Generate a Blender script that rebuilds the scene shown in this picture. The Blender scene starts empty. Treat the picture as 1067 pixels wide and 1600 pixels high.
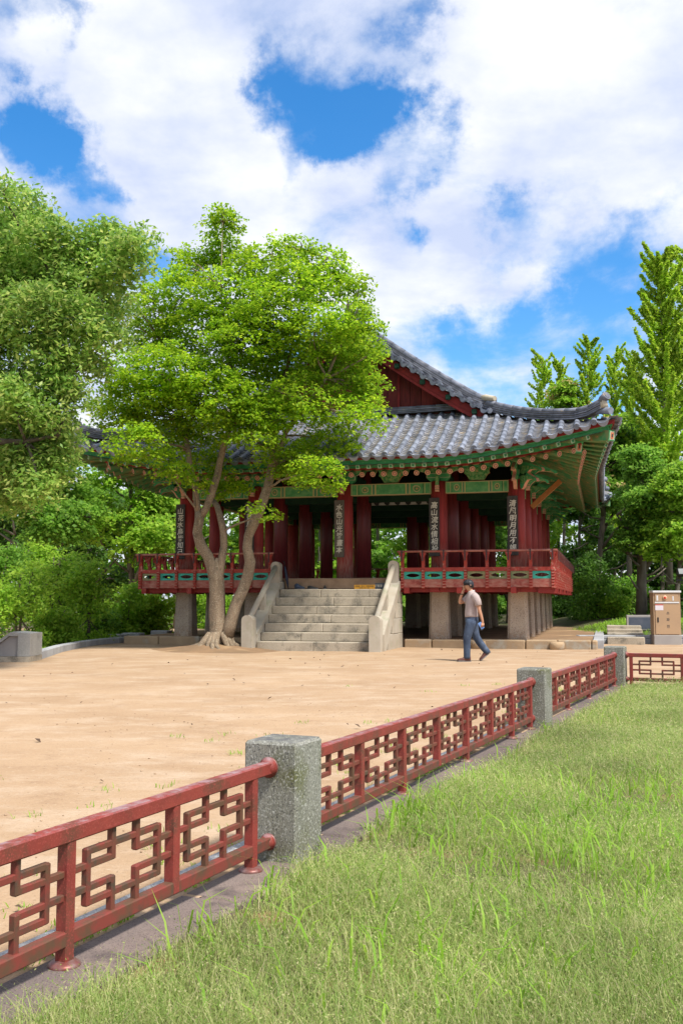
import bpy, bmesh, math, random
import numpy as np
from mathutils import Vector, Matrix

# ------------------------------------------------------------------ camera, sky, sun, exposure
scene = bpy.context.scene
COL = scene.collection
PITCH = math.atan(137 / 1556)
camd = bpy.data.cameras.new('camera')
camd.sensor_fit = 'HORIZONTAL'
camd.sensor_width = 24.0
camd.lens = 24.0 * 1556 / 1067
camd.clip_start = 0.05
camd.clip_end = 1000
cam = bpy.data.objects.new('camera', camd)
cam.location = (0, 0, 1.3)
cam.rotation_euler = (math.pi / 2 + PITCH, 0, 0)
COL.objects.link(cam)
scene.camera = cam

SUN_EL, SUN_AZ = math.radians(57), math.radians(138)
SUN_DIR = Vector((math.cos(SUN_EL) * math.sin(SUN_AZ), math.cos(SUN_EL) * math.cos(SUN_AZ), math.sin(SUN_EL)))
sund = bpy.data.lights.new('sun', 'SUN')
sund.energy = 2.75
sund.angle = math.radians(9)
sund.color = (1.0, 0.95, 0.86)
sun = bpy.data.objects.new('sun', sund)
sun.rotation_euler = SUN_DIR.to_track_quat('Z', 'Y').to_euler()
sun.location = (10, -10, 30)
COL.objects.link(sun)

scene.view_settings.view_transform = 'Standard'
scene.view_settings.look = 'None'
scene.view_settings.gamma = 1
scene.view_settings.exposure = 1.22
scene.view_settings.use_curve_mapping = False
scene.cycles.max_bounces = 7
scene.cycles.diffuse_bounces = 4
scene.cycles.glossy_bounces = 2
scene.cycles.transmission_bounces = 4


def px_dir(x, y):
    a, b = (x - 533.5) / 1556, -(y - 800) / 1556
    c, s = math.cos(PITCH), math.sin(PITCH)
    return Vector((a, c - b * s, s + b * c))


def make_world():
    w = bpy.data.worlds.new('World')
    scene.world = w
    w.use_nodes = True
    nt = w.node_tree
    nt.nodes.clear()
    N, L = nt.nodes.new, nt.links.new

    def math_(op, a, b=None, clamp=False):
        n = N('ShaderNodeMath'); n.operation = op; n.use_clamp = clamp
        for i, q in enumerate((a, b)):
            if q is None: continue
            if isinstance(q, (int, float)): n.inputs[i].default_value = q
            else: L(q, n.inputs[i])
        return n.outputs[0]
    out = N('ShaderNodeOutputWorld')
    tc = N('ShaderNodeTexCoord')
    sky = N('ShaderNodeTexSky')
    sky.sky_type = 'NISHITA'; sky.sun_disc = False
    sky.sun_elevation = SUN_EL; sky.sun_rotation = SUN_AZ
    sky.air_density = 1.0; sky.dust_density = 0.3; sky.ozone_density = 3.0
    hs = N('ShaderNodeHueSaturation'); hs.inputs['Saturation'].default_value = 1.38
    L(sky.outputs[0], hs.inputs['Color'])
    b1 = N('ShaderNodeBackground'); b1.inputs['Strength'].default_value = 0.095
    L(hs.outputs[0], b1.inputs['Color'])
    # cloud deck: the view direction meets a plane overhead
    sep = N('ShaderNodeSeparateXYZ'); L(tc.outputs['Generated'], sep.inputs[0])
    zz = math_('ADD', math_('MAXIMUM', sep.outputs[2], 0.0), 0.22)
    cmb = N('ShaderNodeCombineXYZ')
    L(math_('DIVIDE', sep.outputs[0], zz), cmb.inputs[0])
    L(math_('DIVIDE', sep.outputs[1], zz), cmb.inputs[1])
    n1 = N('ShaderNodeTexNoise'); n1.inputs['Scale'].default_value = 2.6
    n1.inputs['Detail'].default_value = 10; n1.inputs['Roughness'].default_value = 0.60
    n1.inputs['Distortion'].default_value = 0.25
    L(cmb.outputs[0], n1.inputs['Vector'])
    n2 = N('ShaderNodeTexNoise'); n2.inputs['Scale'].default_value = 3.1
    n2.inputs['Detail'].default_value = 9; n2.inputs['Roughness'].default_value = 0.55
    off = N('ShaderNodeVectorMath'); off.operation = 'ADD'; off.inputs[1].default_value = (7.3, 2.1, 0)
    L(cmb.outputs[0], off.inputs[0]); L(off.outputs[0], n2.inputs['Vector'])
    dens = math_('MULTIPLY', math_('SUBTRACT', n1.outputs[0], 0.5), 3.2)
    dens = math_('ADD', dens, 0.52)
    nv = N('ShaderNodeTexNoise'); nv.inputs['Scale'].default_value = 7.0; nv.inputs['Detail'].default_value = 9; nv.inputs['Roughness'].default_value = 0.62
    L(tc.outputs['Generated'], nv.inputs['Vector'])
    nvs = N('ShaderNodeVectorMath'); nvs.operation = 'SUBTRACT'; nvs.inputs[1].default_value = (.5, .5, .5); L(nv.outputs['Color'], nvs.inputs[0])
    nvm = N('ShaderNodeVectorMath'); nvm.operation = 'SCALE'; nvm.inputs['Scale'].default_value = 0.21; L(nvs.outputs[0], nvm.inputs[0])
    nva = N('ShaderNodeVectorMath'); nva.operation = 'ADD'; L(tc.outputs['Generated'], nva.inputs[0]); L(nvm.outputs[0], nva.inputs[1])
    warped = N('ShaderNodeVectorMath'); warped.operation = 'NORMALIZE'; L(nva.outputs[0], warped.inputs[0])
    # openings and banks of the cloud deck (direction, tightness, amount)
    for (x, y, r, amt) in [(480, 160, 85, -1.1), (585, 200, 75, -1.1), (405, 125, 50, -0.7), (640, 165, 45, -0.6), (550, 255, 48, -0.75), (480, 308, 30, -0.5), (520, 215, 22, 0.5),
                           (640, 330, 34, -0.8), (60, 175, 55, -1.0), (105, 225, 40, -0.95), (160, 262, 32, -0.8), (20, 190, 45, -0.7), (98, 45, 30, -0.85), (10, 25, 40, -0.7), (45, 80, 40, 0.4),
                           (790, 290, 38, -0.75), (800, 372, 70, -0.6), (930, 395, 90, -0.6), (960, 470, 90, -0.5), (700, 530, 70, -0.75), (780, 590, 90, -0.7), (900, 560, 90, -0.5), (640, 35, 34, -0.75), (590, 10, 60, -0.4), (220, 420, 60, -0.5), (120, 320, 60, -0.2),
                           (740, 415, 70, 0.75), (850, 465, 48, 0.7), (690, 400, 50, 0.4), (850, 130, 190, 0.7), (250, 110, 110, 0.7), (330, 230, 110, 0.7), (950, 300, 60, 0.4),
                           (560, 330, 60, 0.35), (370, 330, 80, 0.3)]:
        d = px_dir(x, y).normalized()
        dp = N('ShaderNodeVectorMath'); dp.operation = 'DOT_PRODUCT'
        dp.inputs[1].default_value = d
        L(warped.outputs[0], dp.inputs[0])
        k = 1.0 / (1 - math.cos(math.atan(r / 1556)))
        e = math_('POWER', math.e, math_('MULTIPLY', math_('SUBTRACT', dp.outputs['Value'], 1.0), k))
        dens = math_('ADD', dens, math_('MULTIPLY', e, amt))
    mask = N('ShaderNodeMapRange'); mask.interpolation_type = 'SMOOTHSTEP'
    mask.inputs['From Min'].default_value = -0.45; mask.inputs['From Max'].default_value = 0.72
    mask.inputs['To Max'].default_value = 0.96; mask.inputs['To Min'].default_value = 0.02
    L(dens, mask.inputs['Value'])
    sh = N('ShaderNodeMapRange'); sh.inputs['From Min'].default_value = 0.37; sh.inputs['From Max'].default_value = 0.59
    L(n2.outputs[0], sh.inputs['Value'])
    cr = N('ShaderNodeMix'); cr.data_type = 'RGBA'
    cr.inputs['A'].default_value = (0.55, 0.62, 0.82, 1); cr.inputs['B'].default_value = (0.89, 0.90, 0.93, 1)
    L(sh.outputs[0], cr.inputs['Factor'])
    b2 = N('ShaderNodeBackground'); b2.inputs['Strength'].default_value = 0.52
    L(cr.outputs['Result'], b2.inputs['Color'])
    mx = N('ShaderNodeMixShader')
    L(mask.outputs[0], mx.inputs[0]); L(b1.outputs[0], mx.inputs[1]); L(b2.outputs[0], mx.inputs[2])
    L(mx.outputs[0], out.inputs['Surface'])


make_world()

# ------------------------------------------------------------------ materials


def nodes(name):
    m = bpy.data.materials.new(name)
    m.use_nodes = True
    nt = m.node_tree
    b = nt.nodes['Principled BSDF']
    return m, nt, b, nt.nodes.new, nt.links.new


def M(name, c1, c2=None, scale=4.0, detail=6, lo=0.35, hi=0.65, rough=0.75, bump=0.0, bscale=60, rnd=0.0, island=False,
      stretch=None, speck=None, spec=0.3, c3=None, s3=1.0, lo3=0.55, hi3=0.7, hgrad=None, coord='pos', metal=0.0, topdust=None):
    """procedural material: two colours mixed by noise, optional third colour patches, speckle, random value per piece,
    hgrad = (z0, z1, colour): wear that grows towards z0"""
    m, nt, b, N, L = nodes(name)
    if coord == 'pos':
        vec = N('ShaderNodeNewGeometry').outputs['Position']
    else:
        vec = N('ShaderNodeTexCoord').outputs[coord]
    if stretch:
        mp = N('ShaderNodeMapping'); mp.inputs['Scale'].default_value = stretch
        L(vec, mp.inputs['Vector']); svec = mp.outputs[0]
    else:
        svec = vec

    def noise(sc, det, v, ro=0.55):
        n = N('ShaderNodeTexNoise'); n.inputs['Scale'].default_value = sc
        n.inputs['Detail'].default_value = det; n.inputs['Roughness'].default_value = ro
        L(v, n.inputs['Vector']); return n.outputs[0]

    def rng(v, a, c):
        r = N('ShaderNodeMapRange'); r.inputs['From Min'].default_value = a; r.inputs['From Max'].default_value = c
        L(v, r.inputs['Value']); return r.outputs[0]

    def mix(f, a, c):
        x = N('ShaderNodeMix'); x.data_type = 'RGBA'
        if isinstance(f, float): x.inputs['Factor'].default_value = f
        else: L(f, x.inputs['Factor'])
        for k, q in (('A', a), ('B', c)):
            if isinstance(q, tuple): x.inputs[k].default_value = (*q, 1)
            else: L(q, x.inputs[k])
        return x.outputs['Result']
    c2 = c2 or tuple(k * 0.8 for k in c1)
    col = mix(rng(noise(scale, detail, svec), lo, hi), c1, c2)
    if c3:
        col = mix(rng(noise(s3, 5, vec, 0.6), lo3, hi3), col, c3)
    if hgrad:
        sp = N('ShaderNodeSeparateXYZ'); L(N('ShaderNodeNewGeometry').outputs['Position'], sp.inputs[0])
        g = rng(sp.outputs[2], hgrad[1], hgrad[0])
        mu = N('ShaderNodeMath'); mu.operation = 'MULTIPLY'; mu.use_clamp = True
        L(g, mu.inputs[0]); L(rng(noise(9, 6, svec, 0.65), 0.40, 0.58), mu.inputs[1])
        col = mix(mu.outputs[0], col, hgrad[2])
    if speck:
        sc, dark, light = speck
        col = mix(rng(noise(sc, 2, vec, 0.7), 0.54, 0.66), col, light)
        col = mix(rng(noise(sc * 1.3, 2, vec, 0.7), 0.44, 0.34), col, dark)
    if topdust:
        sn = N('ShaderNodeSeparateXYZ'); L(N('ShaderNodeNewGeometry').outputs['Normal'], sn.inputs[0])
        mu2 = N('ShaderNodeMath'); mu2.operation = 'MULTIPLY'; mu2.use_clamp = True
        L(rng(sn.outputs[2], 0.6, 0.95), mu2.inputs[0]); L(rng(noise(13, 7, vec, 0.7), 0.42, 0.62), mu2.inputs[1])
        col = mix(mu2.outputs[0], col, topdust)
    if rnd:
        if island: r = N('ShaderNodeNewGeometry').outputs['Random Per Island']
        else: r = N('ShaderNodeObjectInfo').outputs['Random']
        hv = N('ShaderNodeHueSaturation')
        mr = N('ShaderNodeMapRange'); mr.inputs['To Min'].default_value = 1 - rnd; mr.inputs['To Max'].default_value = 1 + rnd
        L(r, mr.inputs['Value']); L(mr.outputs[0], hv.inputs['Value']); L(col, hv.inputs['Color'])
        col = hv.outputs[0]
    L(col, b.inputs['Base Color'])
    b.inputs['Roughness'].default_value = rough
    b.inputs['Specular IOR Level'].default_value = spec
    b.inputs['Metallic'].default_value = metal
    if bump:
        bp = N('ShaderNodeBump'); bp.inputs['Strength'].default_value = bump; bp.inputs['Distance'].default_value = 0.02
        L(noise(bscale, 6, svec, 0.65), bp.inputs['Height']); L(bp.outputs[0], b.inputs['Normal'])
    return m


def leaf_mat(name, cols, trans=0.35, rough=0.55, spec=0.3):
    m, nt, b, N, L = nodes(name)
    g = N('ShaderNodeNewGeometry')
    r = N('ShaderNodeValToRGB')
    el = r.color_ramp.elements
    while len(el) < len(cols): el.new(0.5)
    for i, c in enumerate(cols):
        el[i].position = i / (len(cols) - 1); el[i].color = (*c, 1)
    L(g.outputs['Random Per Island'], r.inputs[0])
    n = N('ShaderNodeTexNoise'); n.inputs['Scale'].default_value = 0.8; n.inputs['Detail'].default_value = 3
    L(g.outputs['Position'], n.inputs['Vector'])
    mr = N('ShaderNodeMapRange'); mr.inputs['From Min'].default_value = 0.3; mr.inputs['From Max'].default_value = 0.7
    mr.inputs['To Min'].default_value = 0.75; mr.inputs['To Max'].default_value = 1.25
    L(n.outputs[0], mr.inputs['Value'])
    hv = N('ShaderNodeHueSaturation'); L(mr.outputs[0], hv.inputs['Value']); L(r.outputs[0], hv.inputs['Color'])
    L(hv.outputs[0], b.inputs['Base Color'])
    b.inputs['Roughness'].default_value = rough
    b.inputs['Specular IOR Level'].default_value = spec
    t = N('ShaderNodeBsdfTranslucent')
    h2 = N('ShaderNodeHueSaturation'); h2.inputs['Value'].default_value = 1.6; h2.inputs['Hue'].default_value = 0.492
    L(hv.outputs[0], h2.inputs['Color']); L(h2.outputs[0], t.inputs[0])
    mx = N('ShaderNodeMixShader'); mx.inputs[0].default_value = trans
    L(b.outputs[0], mx.inputs[1]); L(t.outputs[0], mx.inputs[2])
    L(mx.outputs[0], nt.nodes['Material Output'].inputs['Surface'])
    return m


def painted_beam_mat(name):
    """green lintel with flat painted bands: lines and end patterns laid along the beam's own length"""
    m, nt, b, N, L = nodes(name)
    tc = N('ShaderNodeTexCoord')
    sp = N('ShaderNodeSeparateXYZ'); L(tc.outputs['Generated'], sp.inputs[0])

    def ma(op, a, c, clamp=False):
        n = N('ShaderNodeMath'); n.operation = op; n.use_clamp = clamp
        for i, q in enumerate((a, c)):
            if isinstance(q, (int, float)): n.inputs[i].default_value = q
            else: L(q, n.inputs[i])
        return n.outputs[0]

    def mix(f, a, c):
        x = N('ShaderNodeMix'); x.data_type = 'RGBA'; L(f, x.inputs['Factor'])
        for k, q in (('A', a), ('B', c)):
            if isinstance(q, tuple): x.inputs[k].default_value = (*q, 1)
            else: L(q, x.inputs[k])
        return x.outputs['Result']
    mir = ma('ABSOLUTE', ma('SUBTRACT', sp.outputs[0], 0.5), 0)       # 0 centre, .5 end
    n = N('ShaderNodeTexNoise'); n.inputs['Scale'].default_value = 7; n.inputs['Detail'].default_value = 7
    L(N('ShaderNodeNewGeometry').outputs['Position'], n.inputs['Vector'])
    r = N('ShaderNodeMapRange'); r.inputs['From Min'].default_value = 0.35; r.inputs['From Max'].default_value = 0.68
    L(n.outputs[0], r.inputs['Value'])
    col = mix(r.outputs[0], (0.045, 0.23, 0.075), (0.13, 0.34, 0.12))

    def band(c, w): return ma('LESS_THAN', ma('ABSOLUTE', ma('SUBTRACT', mir, c), 0), w)
    for c, w, k in ((0.19, 0.008, (0.45, 0.36, 0.14)), (0.215, 0.014, (0.08, 0.2, 0.10)), (0.235, 0.006, (0.45, 0.36, 0.14)), (0.40, 0.004, (0.02, 0.07, 0.03)),
                    (0.42, 0.004, (0.45, 0.36, 0.14)), (0.488, 0.012, (0.2, 0.3, 0.12))):
        col = mix(band(c, w), col, k)
    vz = ma('ABSOLUTE', ma('SUBTRACT', sp.outputs[2], 0.5), 0)
    col = mix(ma('GREATER_THAN', vz, 0.44), col, (0.42, 0.34, 0.16))
    # flower medallion near each end
    dx = ma('MULTIPLY', ma('SUBTRACT', mir, 0.32), 7.0)
    dist = ma('SQRT', ma('ADD', ma('MULTIPLY', dx, dx), ma('MULTIPLY', vz, vz)), 0)
    dist = ma('ADD', dist, ma('MULTIPLY', ma('SUBTRACT', n.outputs[0], 0.5), 0.25))
    col = mix(ma('LESS_THAN', dist, 0.30), col, (0.38, 0.33, 0.15))
    col = mix(ma('LESS_THAN', dist, 0.22), col, (0.06, 0.2, 0.07))
    col = mix(ma('LESS_THAN', dist, 0.11), col, (0.42, 0.22, 0.10))
    L(col, b.inputs['Base Color'])
    b.inputs['Roughness'].default_value = 0.8
    return m


def sand_mat():
    m, nt, b, N, L = nodes('sand')
    pos = N('ShaderNodeNewGeometry').outputs['Position']

    def noise(sc, det, ro=0.55, st=(1, 1, 1)):
        mp = N('ShaderNodeMapping'); mp.inputs['Scale'].default_value = st
        L(pos, mp.inputs['Vector'])
        n = N('ShaderNodeTexNoise'); n.inputs['Scale'].default_value = sc; n.inputs['Detail'].default_value = det
        n.inputs['Roughness'].default_value = ro; L(mp.outputs[0], n.inputs['Vector']); return n.outputs[0]

    def rng(v, a, c):
        r = N('ShaderNodeMapRange'); r.inputs['From Min'].default_value = a; r.inputs['From Max'].default_value = c
        L(v, r.inputs['Value']); return r.outputs[0]

    def mix(f, a, c, k=1.0):
        x = N('ShaderNodeMix'); x.data_type = 'RGBA'
        if k != 1.0:
            mu = N('ShaderNodeMath'); mu.operation = 'MULTIPLY'; mu.inputs[1].default_value = k; L(f, mu.inputs[0]); f = mu.outputs[0]
        L(f, x.inputs['Factor'])
        for kk, q in (('A', a), ('B', c)):
            if isinstance(q, tuple): x.inputs[kk].default_value = (*q, 1)
            else: L(q, x.inputs[kk])
        return x.outputs['Result']
    col = mix(rng(noise(0.5, 8, 0.6), 0.35, 0.65), (0.415, 0.288, 0.182), (0.345, 0.23, 0.14))
    col = mix(rng(noise(1.3, 9, 0.75, (0.75, 1.25, 1)), 0.48, 0.66), col, (0.47, 0.36, 0.26), 0.8)
    col = mix(rng(noise(2.4, 10, 0.80, (0.8, 1.2, 1)), 0.53, 0.68), col, (0.285, 0.185, 0.115), 0.75)
    col = mix(rng(noise(38, 4, 0.8), 0.56, 0.70), col, (0.17, 0.115, 0.07), 0.6)
    col = mix(rng(noise(26, 4, 0.8), 0.58, 0.70), col, (0.52, 0.42, 0.31), 0.6)
    L(col, b.inputs['Base Color'])
    b.inputs['Roughness'].default_value = 0.95
    b.inputs['Specular IOR Level'].default_value = 0.1
    bp = N('ShaderNodeBump'); bp.inputs['Strength'].default_value = 0.5; bp.inputs['Distance'].default_value = 0.02
    ad = N('ShaderNodeMath'); ad.operation = 'ADD'
    L(noise(30, 6, 0.7), ad.inputs[0]); L(noise(4, 4, 0.6), ad.inputs[1])
    L(ad.outputs[0], bp.inputs['Height']); L(bp.outputs[0], b.inputs['Normal'])
    return m


MT = {}
MT['sand'] = sand_mat()
MT['lawn_soil'] = M('lawn_soil', (0.095, 0.10, 0.038), (0.14, 0.12, 0.06), scale=2.5, c3=(0.26, 0.155, 0.085), s3=2.2, lo3=0.54, hi3=0.64, rough=0.95, bump=0.5, bscale=30)
MT['forest_soil'] = M('forest_soil', (0.06, 0.085, 0.025), (0.10, 0.08, 0.045), scale=1.2, rough=0.95, bump=0.5)
MT['earth'] = M('earth', (0.27, 0.165, 0.09), (0.20, 0.13, 0.075), scale=1.4, c3=(0.40, 0.27, 0.15), s3=0.9, rough=0.95, bump=0.4, bscale=25)
MT['granite'] = M('granite', (0.36, 0.35, 0.325), (0.29, 0.285, 0.265), scale=3, speck=(85, (0.10, 0.10, 0.095), (0.43, 0.42, 0.40)), c3=(0.15, 0.145, 0.14), s3=2.4, lo3=0.58, hi3=0.74,
                  rough=0.85, bump=0.5, bscale=110, stretch=(1, 1, 0.35))
MT['granite_moss'] = M('granite_moss', (0.255, 0.25, 0.215), (0.165, 0.165, 0.13), scale=5, speck=(80, (0.065, 0.065, 0.06), (0.42, 0.42, 0.38)), c3=(0.125, 0.13, 0.055), s3=4.0, lo3=0.52, hi3=0.70,
                       rough=0.85, bump=0.5, bscale=120, stretch=(1, 1, 0.25), hgrad=(-0.05, 0.35, (0.17, 0.165, 0.12)), topdust=(0.10, 0.10, 0.105))
MT['pillar_stone'] = M('pillar_stone', (0.47, 0.385, 0.295), (0.37, 0.30, 0.235), scale=2.2, speck=(34, (0.17, 0.14, 0.115), (0.47, 0.41, 0.34)), rough=0.9, bump=0.7, bscale=34, hgrad=(0.2, 0.6, (0.33, 0.20, 0.12)))
MT['stair_stone'] = M('stair_stone', (0.42, 0.36, 0.275), (0.32, 0.275, 0.21), scale=1.8, c3=(0.15, 0.135, 0.105), s3=3.2, lo3=0.49, hi3=0.66, rough=0.9, bump=0.3, bscale=50, rnd=0.04, speck=(60, (0.22, 0.19, 0.15), (0.46, 0.41, 0.34)), stretch=(1, 1, 0.5))
MT['cheek_stone'] = M('cheek_stone', (0.44, 0.40, 0.33), (0.36, 0.31, 0.24), scale=1.6, c3=(0.26, 0.27, 0.17), s3=1.7, lo3=0.55, hi3=0.72, rough=0.9, bump=0.3, bscale=60, rnd=0.06)
MT['kerb_stone'] = M('kerb_stone', (0.115, 0.092, 0.086), (0.215, 0.165, 0.143), scale=1.5, c3=(0.055, 0.045, 0.046), s3=3, rough=0.85, bump=0.35, bscale=45, rnd=0.12, speck=(120, (0.05, 0.04, 0.04), (0.17, 0.13, 0.12)))
MT['edge_stone'] = M('edge_stone', (0.42, 0.42, 0.41), (0.33, 0.33, 0.33), scale=3, speck=(60, (0.2, 0.2, 0.2), (0.55, 0.55, 0.54)), rough=0.9, rnd=0.08)
MT['plinth_stone'] = M('plinth_stone', (0.40, 0.29, 0.18), (0.30, 0.21, 0.13), scale=2.0, c3=(0.36, 0.33, 0.27), s3=2.0, rough=0.95, bump=0.5, bscale=20, rnd=0.12)
MT['grey_kerb'] = M('grey_kerb', (0.36, 0.37, 0.38), (0.28, 0.28, 0.29), scale=2.4, c3=(0.12, 0.11, 0.12), s3=1.0, lo3=0.58, hi3=0.75, rough=0.9, bump=0.2, rnd=0.1)
# fence
MT['fence_red'] = M('fence_red', (0.25, 0.040, 0.030), (0.185, 0.030, 0.024), scale=8, c3=(0.10, 0.045, 0.028), s3=6, lo3=0.48, hi3=0.66, rough=0.55, spec=0.35, topdust=(0.30, 0.19, 0.20), speck=(140, (0.22, 0.045, 0.035), (0.32, 0.065, 0.055)))
MT['fence_rust'] = M('fence_rust', (0.19, 0.040, 0.030), (0.105, 0.055, 0.032), scale=14, lo=0.4, hi=0.62, c3=(0.075, 0.05, 0.035), s3=10, lo3=0.52, hi3=0.68, rough=0.6)
MT['chrome'] = M('chrome', (0.24, 0.16, 0.15), (0.20, 0.06, 0.05), scale=30, rough=0.45, metal=0.4)
# pavilion
MT['column_red'] = M('column_red', (0.32, 0.036, 0.028), (0.22, 0.024, 0.021), scale=3, stretch=(7, 7, 0.5), rough=0.6, bump=0.2, bscale=14, hgrad=(1.75, 2.9, (0.44, 0.30, 0.24)))
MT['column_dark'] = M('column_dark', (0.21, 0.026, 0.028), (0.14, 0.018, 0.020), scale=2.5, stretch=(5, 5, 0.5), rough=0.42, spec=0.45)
MT['beam_red'] = M('beam_red', (0.28, 0.032, 0.024), (0.21, 0.024, 0.02), scale=3, rough=0.65, c3=(0.34, 0.12, 0.09), s3=5, lo3=0.6, hi3=0.75)
MT['rail_red'] = M('rail_red', (0.36, 0.048, 0.032), (0.26, 0.034, 0.025), scale=6, rough=0.62, c3=(0.40, 0.20, 0.15), s3=9, lo3=0.56, hi3=0.70)
MT['rail_worn'] = M('rail_worn', (0.30, 0.07, 0.055), (0.36, 0.17, 0.13), scale=6, stretch=(1, 1, 2.5), rough=0.75, c3=(0.22, 0.035, 0.028), s3=4)
MT['rail_pole'] = M('rail_pole', (0.38, 0.17, 0.13), (0.30, 0.08, 0.06), scale=8, rough=0.7)
MT['rail_iron'] = M('rail_iron', (0.05, 0.035, 0.035), (0.08, 0.03, 0.03), scale=14, rough=0.6)
MT['teal'] = M('teal', (0.055, 0.40, 0.31), (0.04, 0.30, 0.22), scale=7, rough=0.7, c3=(0.26, 0.42, 0.30), s3=6, lo3=0.58, hi3=0.75)
MT['olive_panel'] = M('olive_panel', (0.27, 0.26, 0.13), (0.16, 0.20, 0.10), scale=8, rough=0.8, c3=(0.30, 0.13, 0.09), s3=9)
MT['lintel'] = painted_beam_mat('lintel_paint')
MT['dan_green'] = M('dan_green', (0.035, 0.24, 0.095), (0.07, 0.33, 0.13), scale=6, rough=0.75, c3=(0.22, 0.35, 0.17), s3=9, lo3=0.58, hi3=0.72)
MT['dan_dark'] = M('dan_dark', (0.010, 0.045, 0.028), (0.018, 0.062, 0.032), scale=5, rough=0.8)  # dark beam green, deepened to carry the interior shade in its colour
MT['carved'] = M('carved', (0.04, 0.20, 0.065), (0.17, 0.34, 0.13), scale=16, lo=0.42, hi=0.58, rough=0.8, c3=(0.36, 0.29, 0.12), s3=14, lo3=0.58, hi3=0.66)
MT['dan_white'] = M('dan_white', (0.44, 0.46, 0.34), (0.32, 0.36, 0.24), scale=10, rough=0.8)
MT['dan_orange'] = M('dan_orange', (0.52, 0.17, 0.08), (0.42, 0.13, 0.07), scale=10, rough=0.75)
MT['dan_pink'] = M('dan_pink', (0.58, 0.30, 0.20), (0.50, 0.24, 0.15), scale=10, rough=0.75)
MT['dan_black'] = M('dan_black', (0.03, 0.035, 0.035), (0.05, 0.05, 0.045), scale=10, rough=0.8)
MT['soffit'] = M('soffit', (0.17, 0.17, 0.08), (0.26, 0.175, 0.095), scale=3, rough=0.85, c3=(0.06, 0.21, 0.10), s3=1.5)
MT['rafter'] = M('rafter', (0.05, 0.24, 0.09), (0.22, 0.22, 0.09), scale=5, rough=0.8, c3=(0.46, 0.23, 0.11), s3=5, lo3=0.58, hi3=0.72)
MT['shaded_ceiling'] = M('shaded_ceiling', (0.018, 0.030, 0.022), (0.03, 0.028, 0.02), scale=4, rough=0.9)  # dark ceiling paint, with the shade inside the pavilion put into the colour
MT['new_wood'] = M('new_wood', (0.46, 0.19, 0.055), (0.38, 0.14, 0.04), scale=6, rough=0.7)
MT['plaster'] = M('plaster', (0.55, 0.55, 0.52), (0.45, 0.45, 0.43), scale=4, rough=0.9)
MT['board_red'] = M('board_red', (0.27, 0.027, 0.026), (0.20, 0.021, 0.021), scale=4, rough=0.7, c3=(0.10, 0.016, 0.018), s3=3)
MT['gable_wood'] = M('gable_wood', (0.22, 0.033, 0.030), (0.115, 0.022, 0.022), scale=5, stretch=(5, 5, 0.6), rough=0.8, bump=0.3, bscale=12, rnd=0.25)
MT['tile'] = M('tile', (0.155, 0.175, 0.225), (0.27, 0.295, 0.36), scale=5, rough=0.55, spec=0.4, rnd=0.20, c3=(0.075, 0.082, 0.10), s3=4, lo3=0.60, hi3=0.76, bump=0.15, bscale=40)
MT['tile_flat'] = M('tile_flat', (0.13, 0.135, 0.155), (0.235, 0.235, 0.25), scale=6, rough=0.65, rnd=0.35, island=True, c3=(0.35, 0.27, 0.17), s3=4, lo3=0.60, hi3=0.70)
MT['ridge_tile'] = M('ridge_tile', (0.10, 0.11, 0.14), (0.19, 0.20, 0.245), scale=6, rough=0.6, rnd=0.3, island=True, c3=(0.33, 0.26, 0.17), s3=5, lo3=0.64, hi3=0.73)
MT['mortar'] = M('mortar', (0.50, 0.45, 0.35), (0.38, 0.32, 0.22), scale=6, rough=0.95, bump=0.4)
MT['roof_mud'] = M('roof_mud', (0.10, 0.09, 0.075), (0.15, 0.125, 0.095), scale=6, rough=0.95)
MT['sign_black'] = M('sign_black', (0.032, 0.028, 0.026), (0.06, 0.05, 0.042), scale=5, stretch=(6, 6, 0.6), rough=0.7)
MT['sign_brown'] = M('sign_brown', (0.085, 0.07, 0.055), (0.12, 0.10, 0.08), scale=5, stretch=(6, 6, 0.6), rough=0.75)
MT['sign_white'] = M('sign_white', (0.66, 0.62, 0.52), (0.56, 0.52, 0.42), scale=12, rough=0.8)
MT['floor_wood'] = M('floor_wood', (0.30, 0.20, 0.13), (0.22, 0.14, 0.09), scale=4, rough=0.8)
MT['bark_maple'] = M('bark_maple', (0.27, 0.20, 0.135), (0.185, 0.135, 0.09), scale=7, stretch=(1, 1, 0.3), rough=0.9, c3=(0.12, 0.095, 0.065), s3=5, lo3=0.55, hi3=0.68, bump=1.0, bscale=22, speck=(30, (0.13, 0.10, 0.07), (0.34, 0.29, 0.21)))
MT['bark_dark'] = M('bark_dark', (0.075, 0.06, 0.045), (0.12, 0.10, 0.075), scale=6, stretch=(1, 1, 0.3), rough=0.9, bump=0.6, bscale=14)
MT['bark_grey'] = M('bark_grey', (0.19, 0.165, 0.13), (0.11, 0.09, 0.07), scale=6, stretch=(1, 1, 0.3), rough=0.9, bump=0.6, bscale=14)
MT['leaf_maple'] = leaf_mat('leaf_maple', [(0.11, 0.23, 0.010), (0.175, 0.33, 0.013), (0.25, 0.41, 0.018), (0.35, 0.46, 0.03)], trans=0.54, spec=0.2)
MT['leaf_left'] = leaf_mat('leaf_left', [(0.10, 0.21, 0.03), (0.16, 0.30, 0.045), (0.25, 0.38, 0.075), (0.40, 0.46, 0.13)], trans=0.48, rough=0.45, spec=0.3)
MT['leaf_forest'] = leaf_mat('leaf_forest', [(0.075, 0.19, 0.022), (0.125, 0.27, 0.03), (0.175, 0.34, 0.04), (0.24, 0.39, 0.06)], trans=0.48, spec=0.2)
MT['leaf_bright'] = leaf_mat('leaf_bright', [(0.12, 0.26, 0.02), (0.19, 0.36, 0.028), (0.26, 0.43, 0.04), (0.33, 0.47, 0.06)], trans=0.48, spec=0.2)
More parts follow.
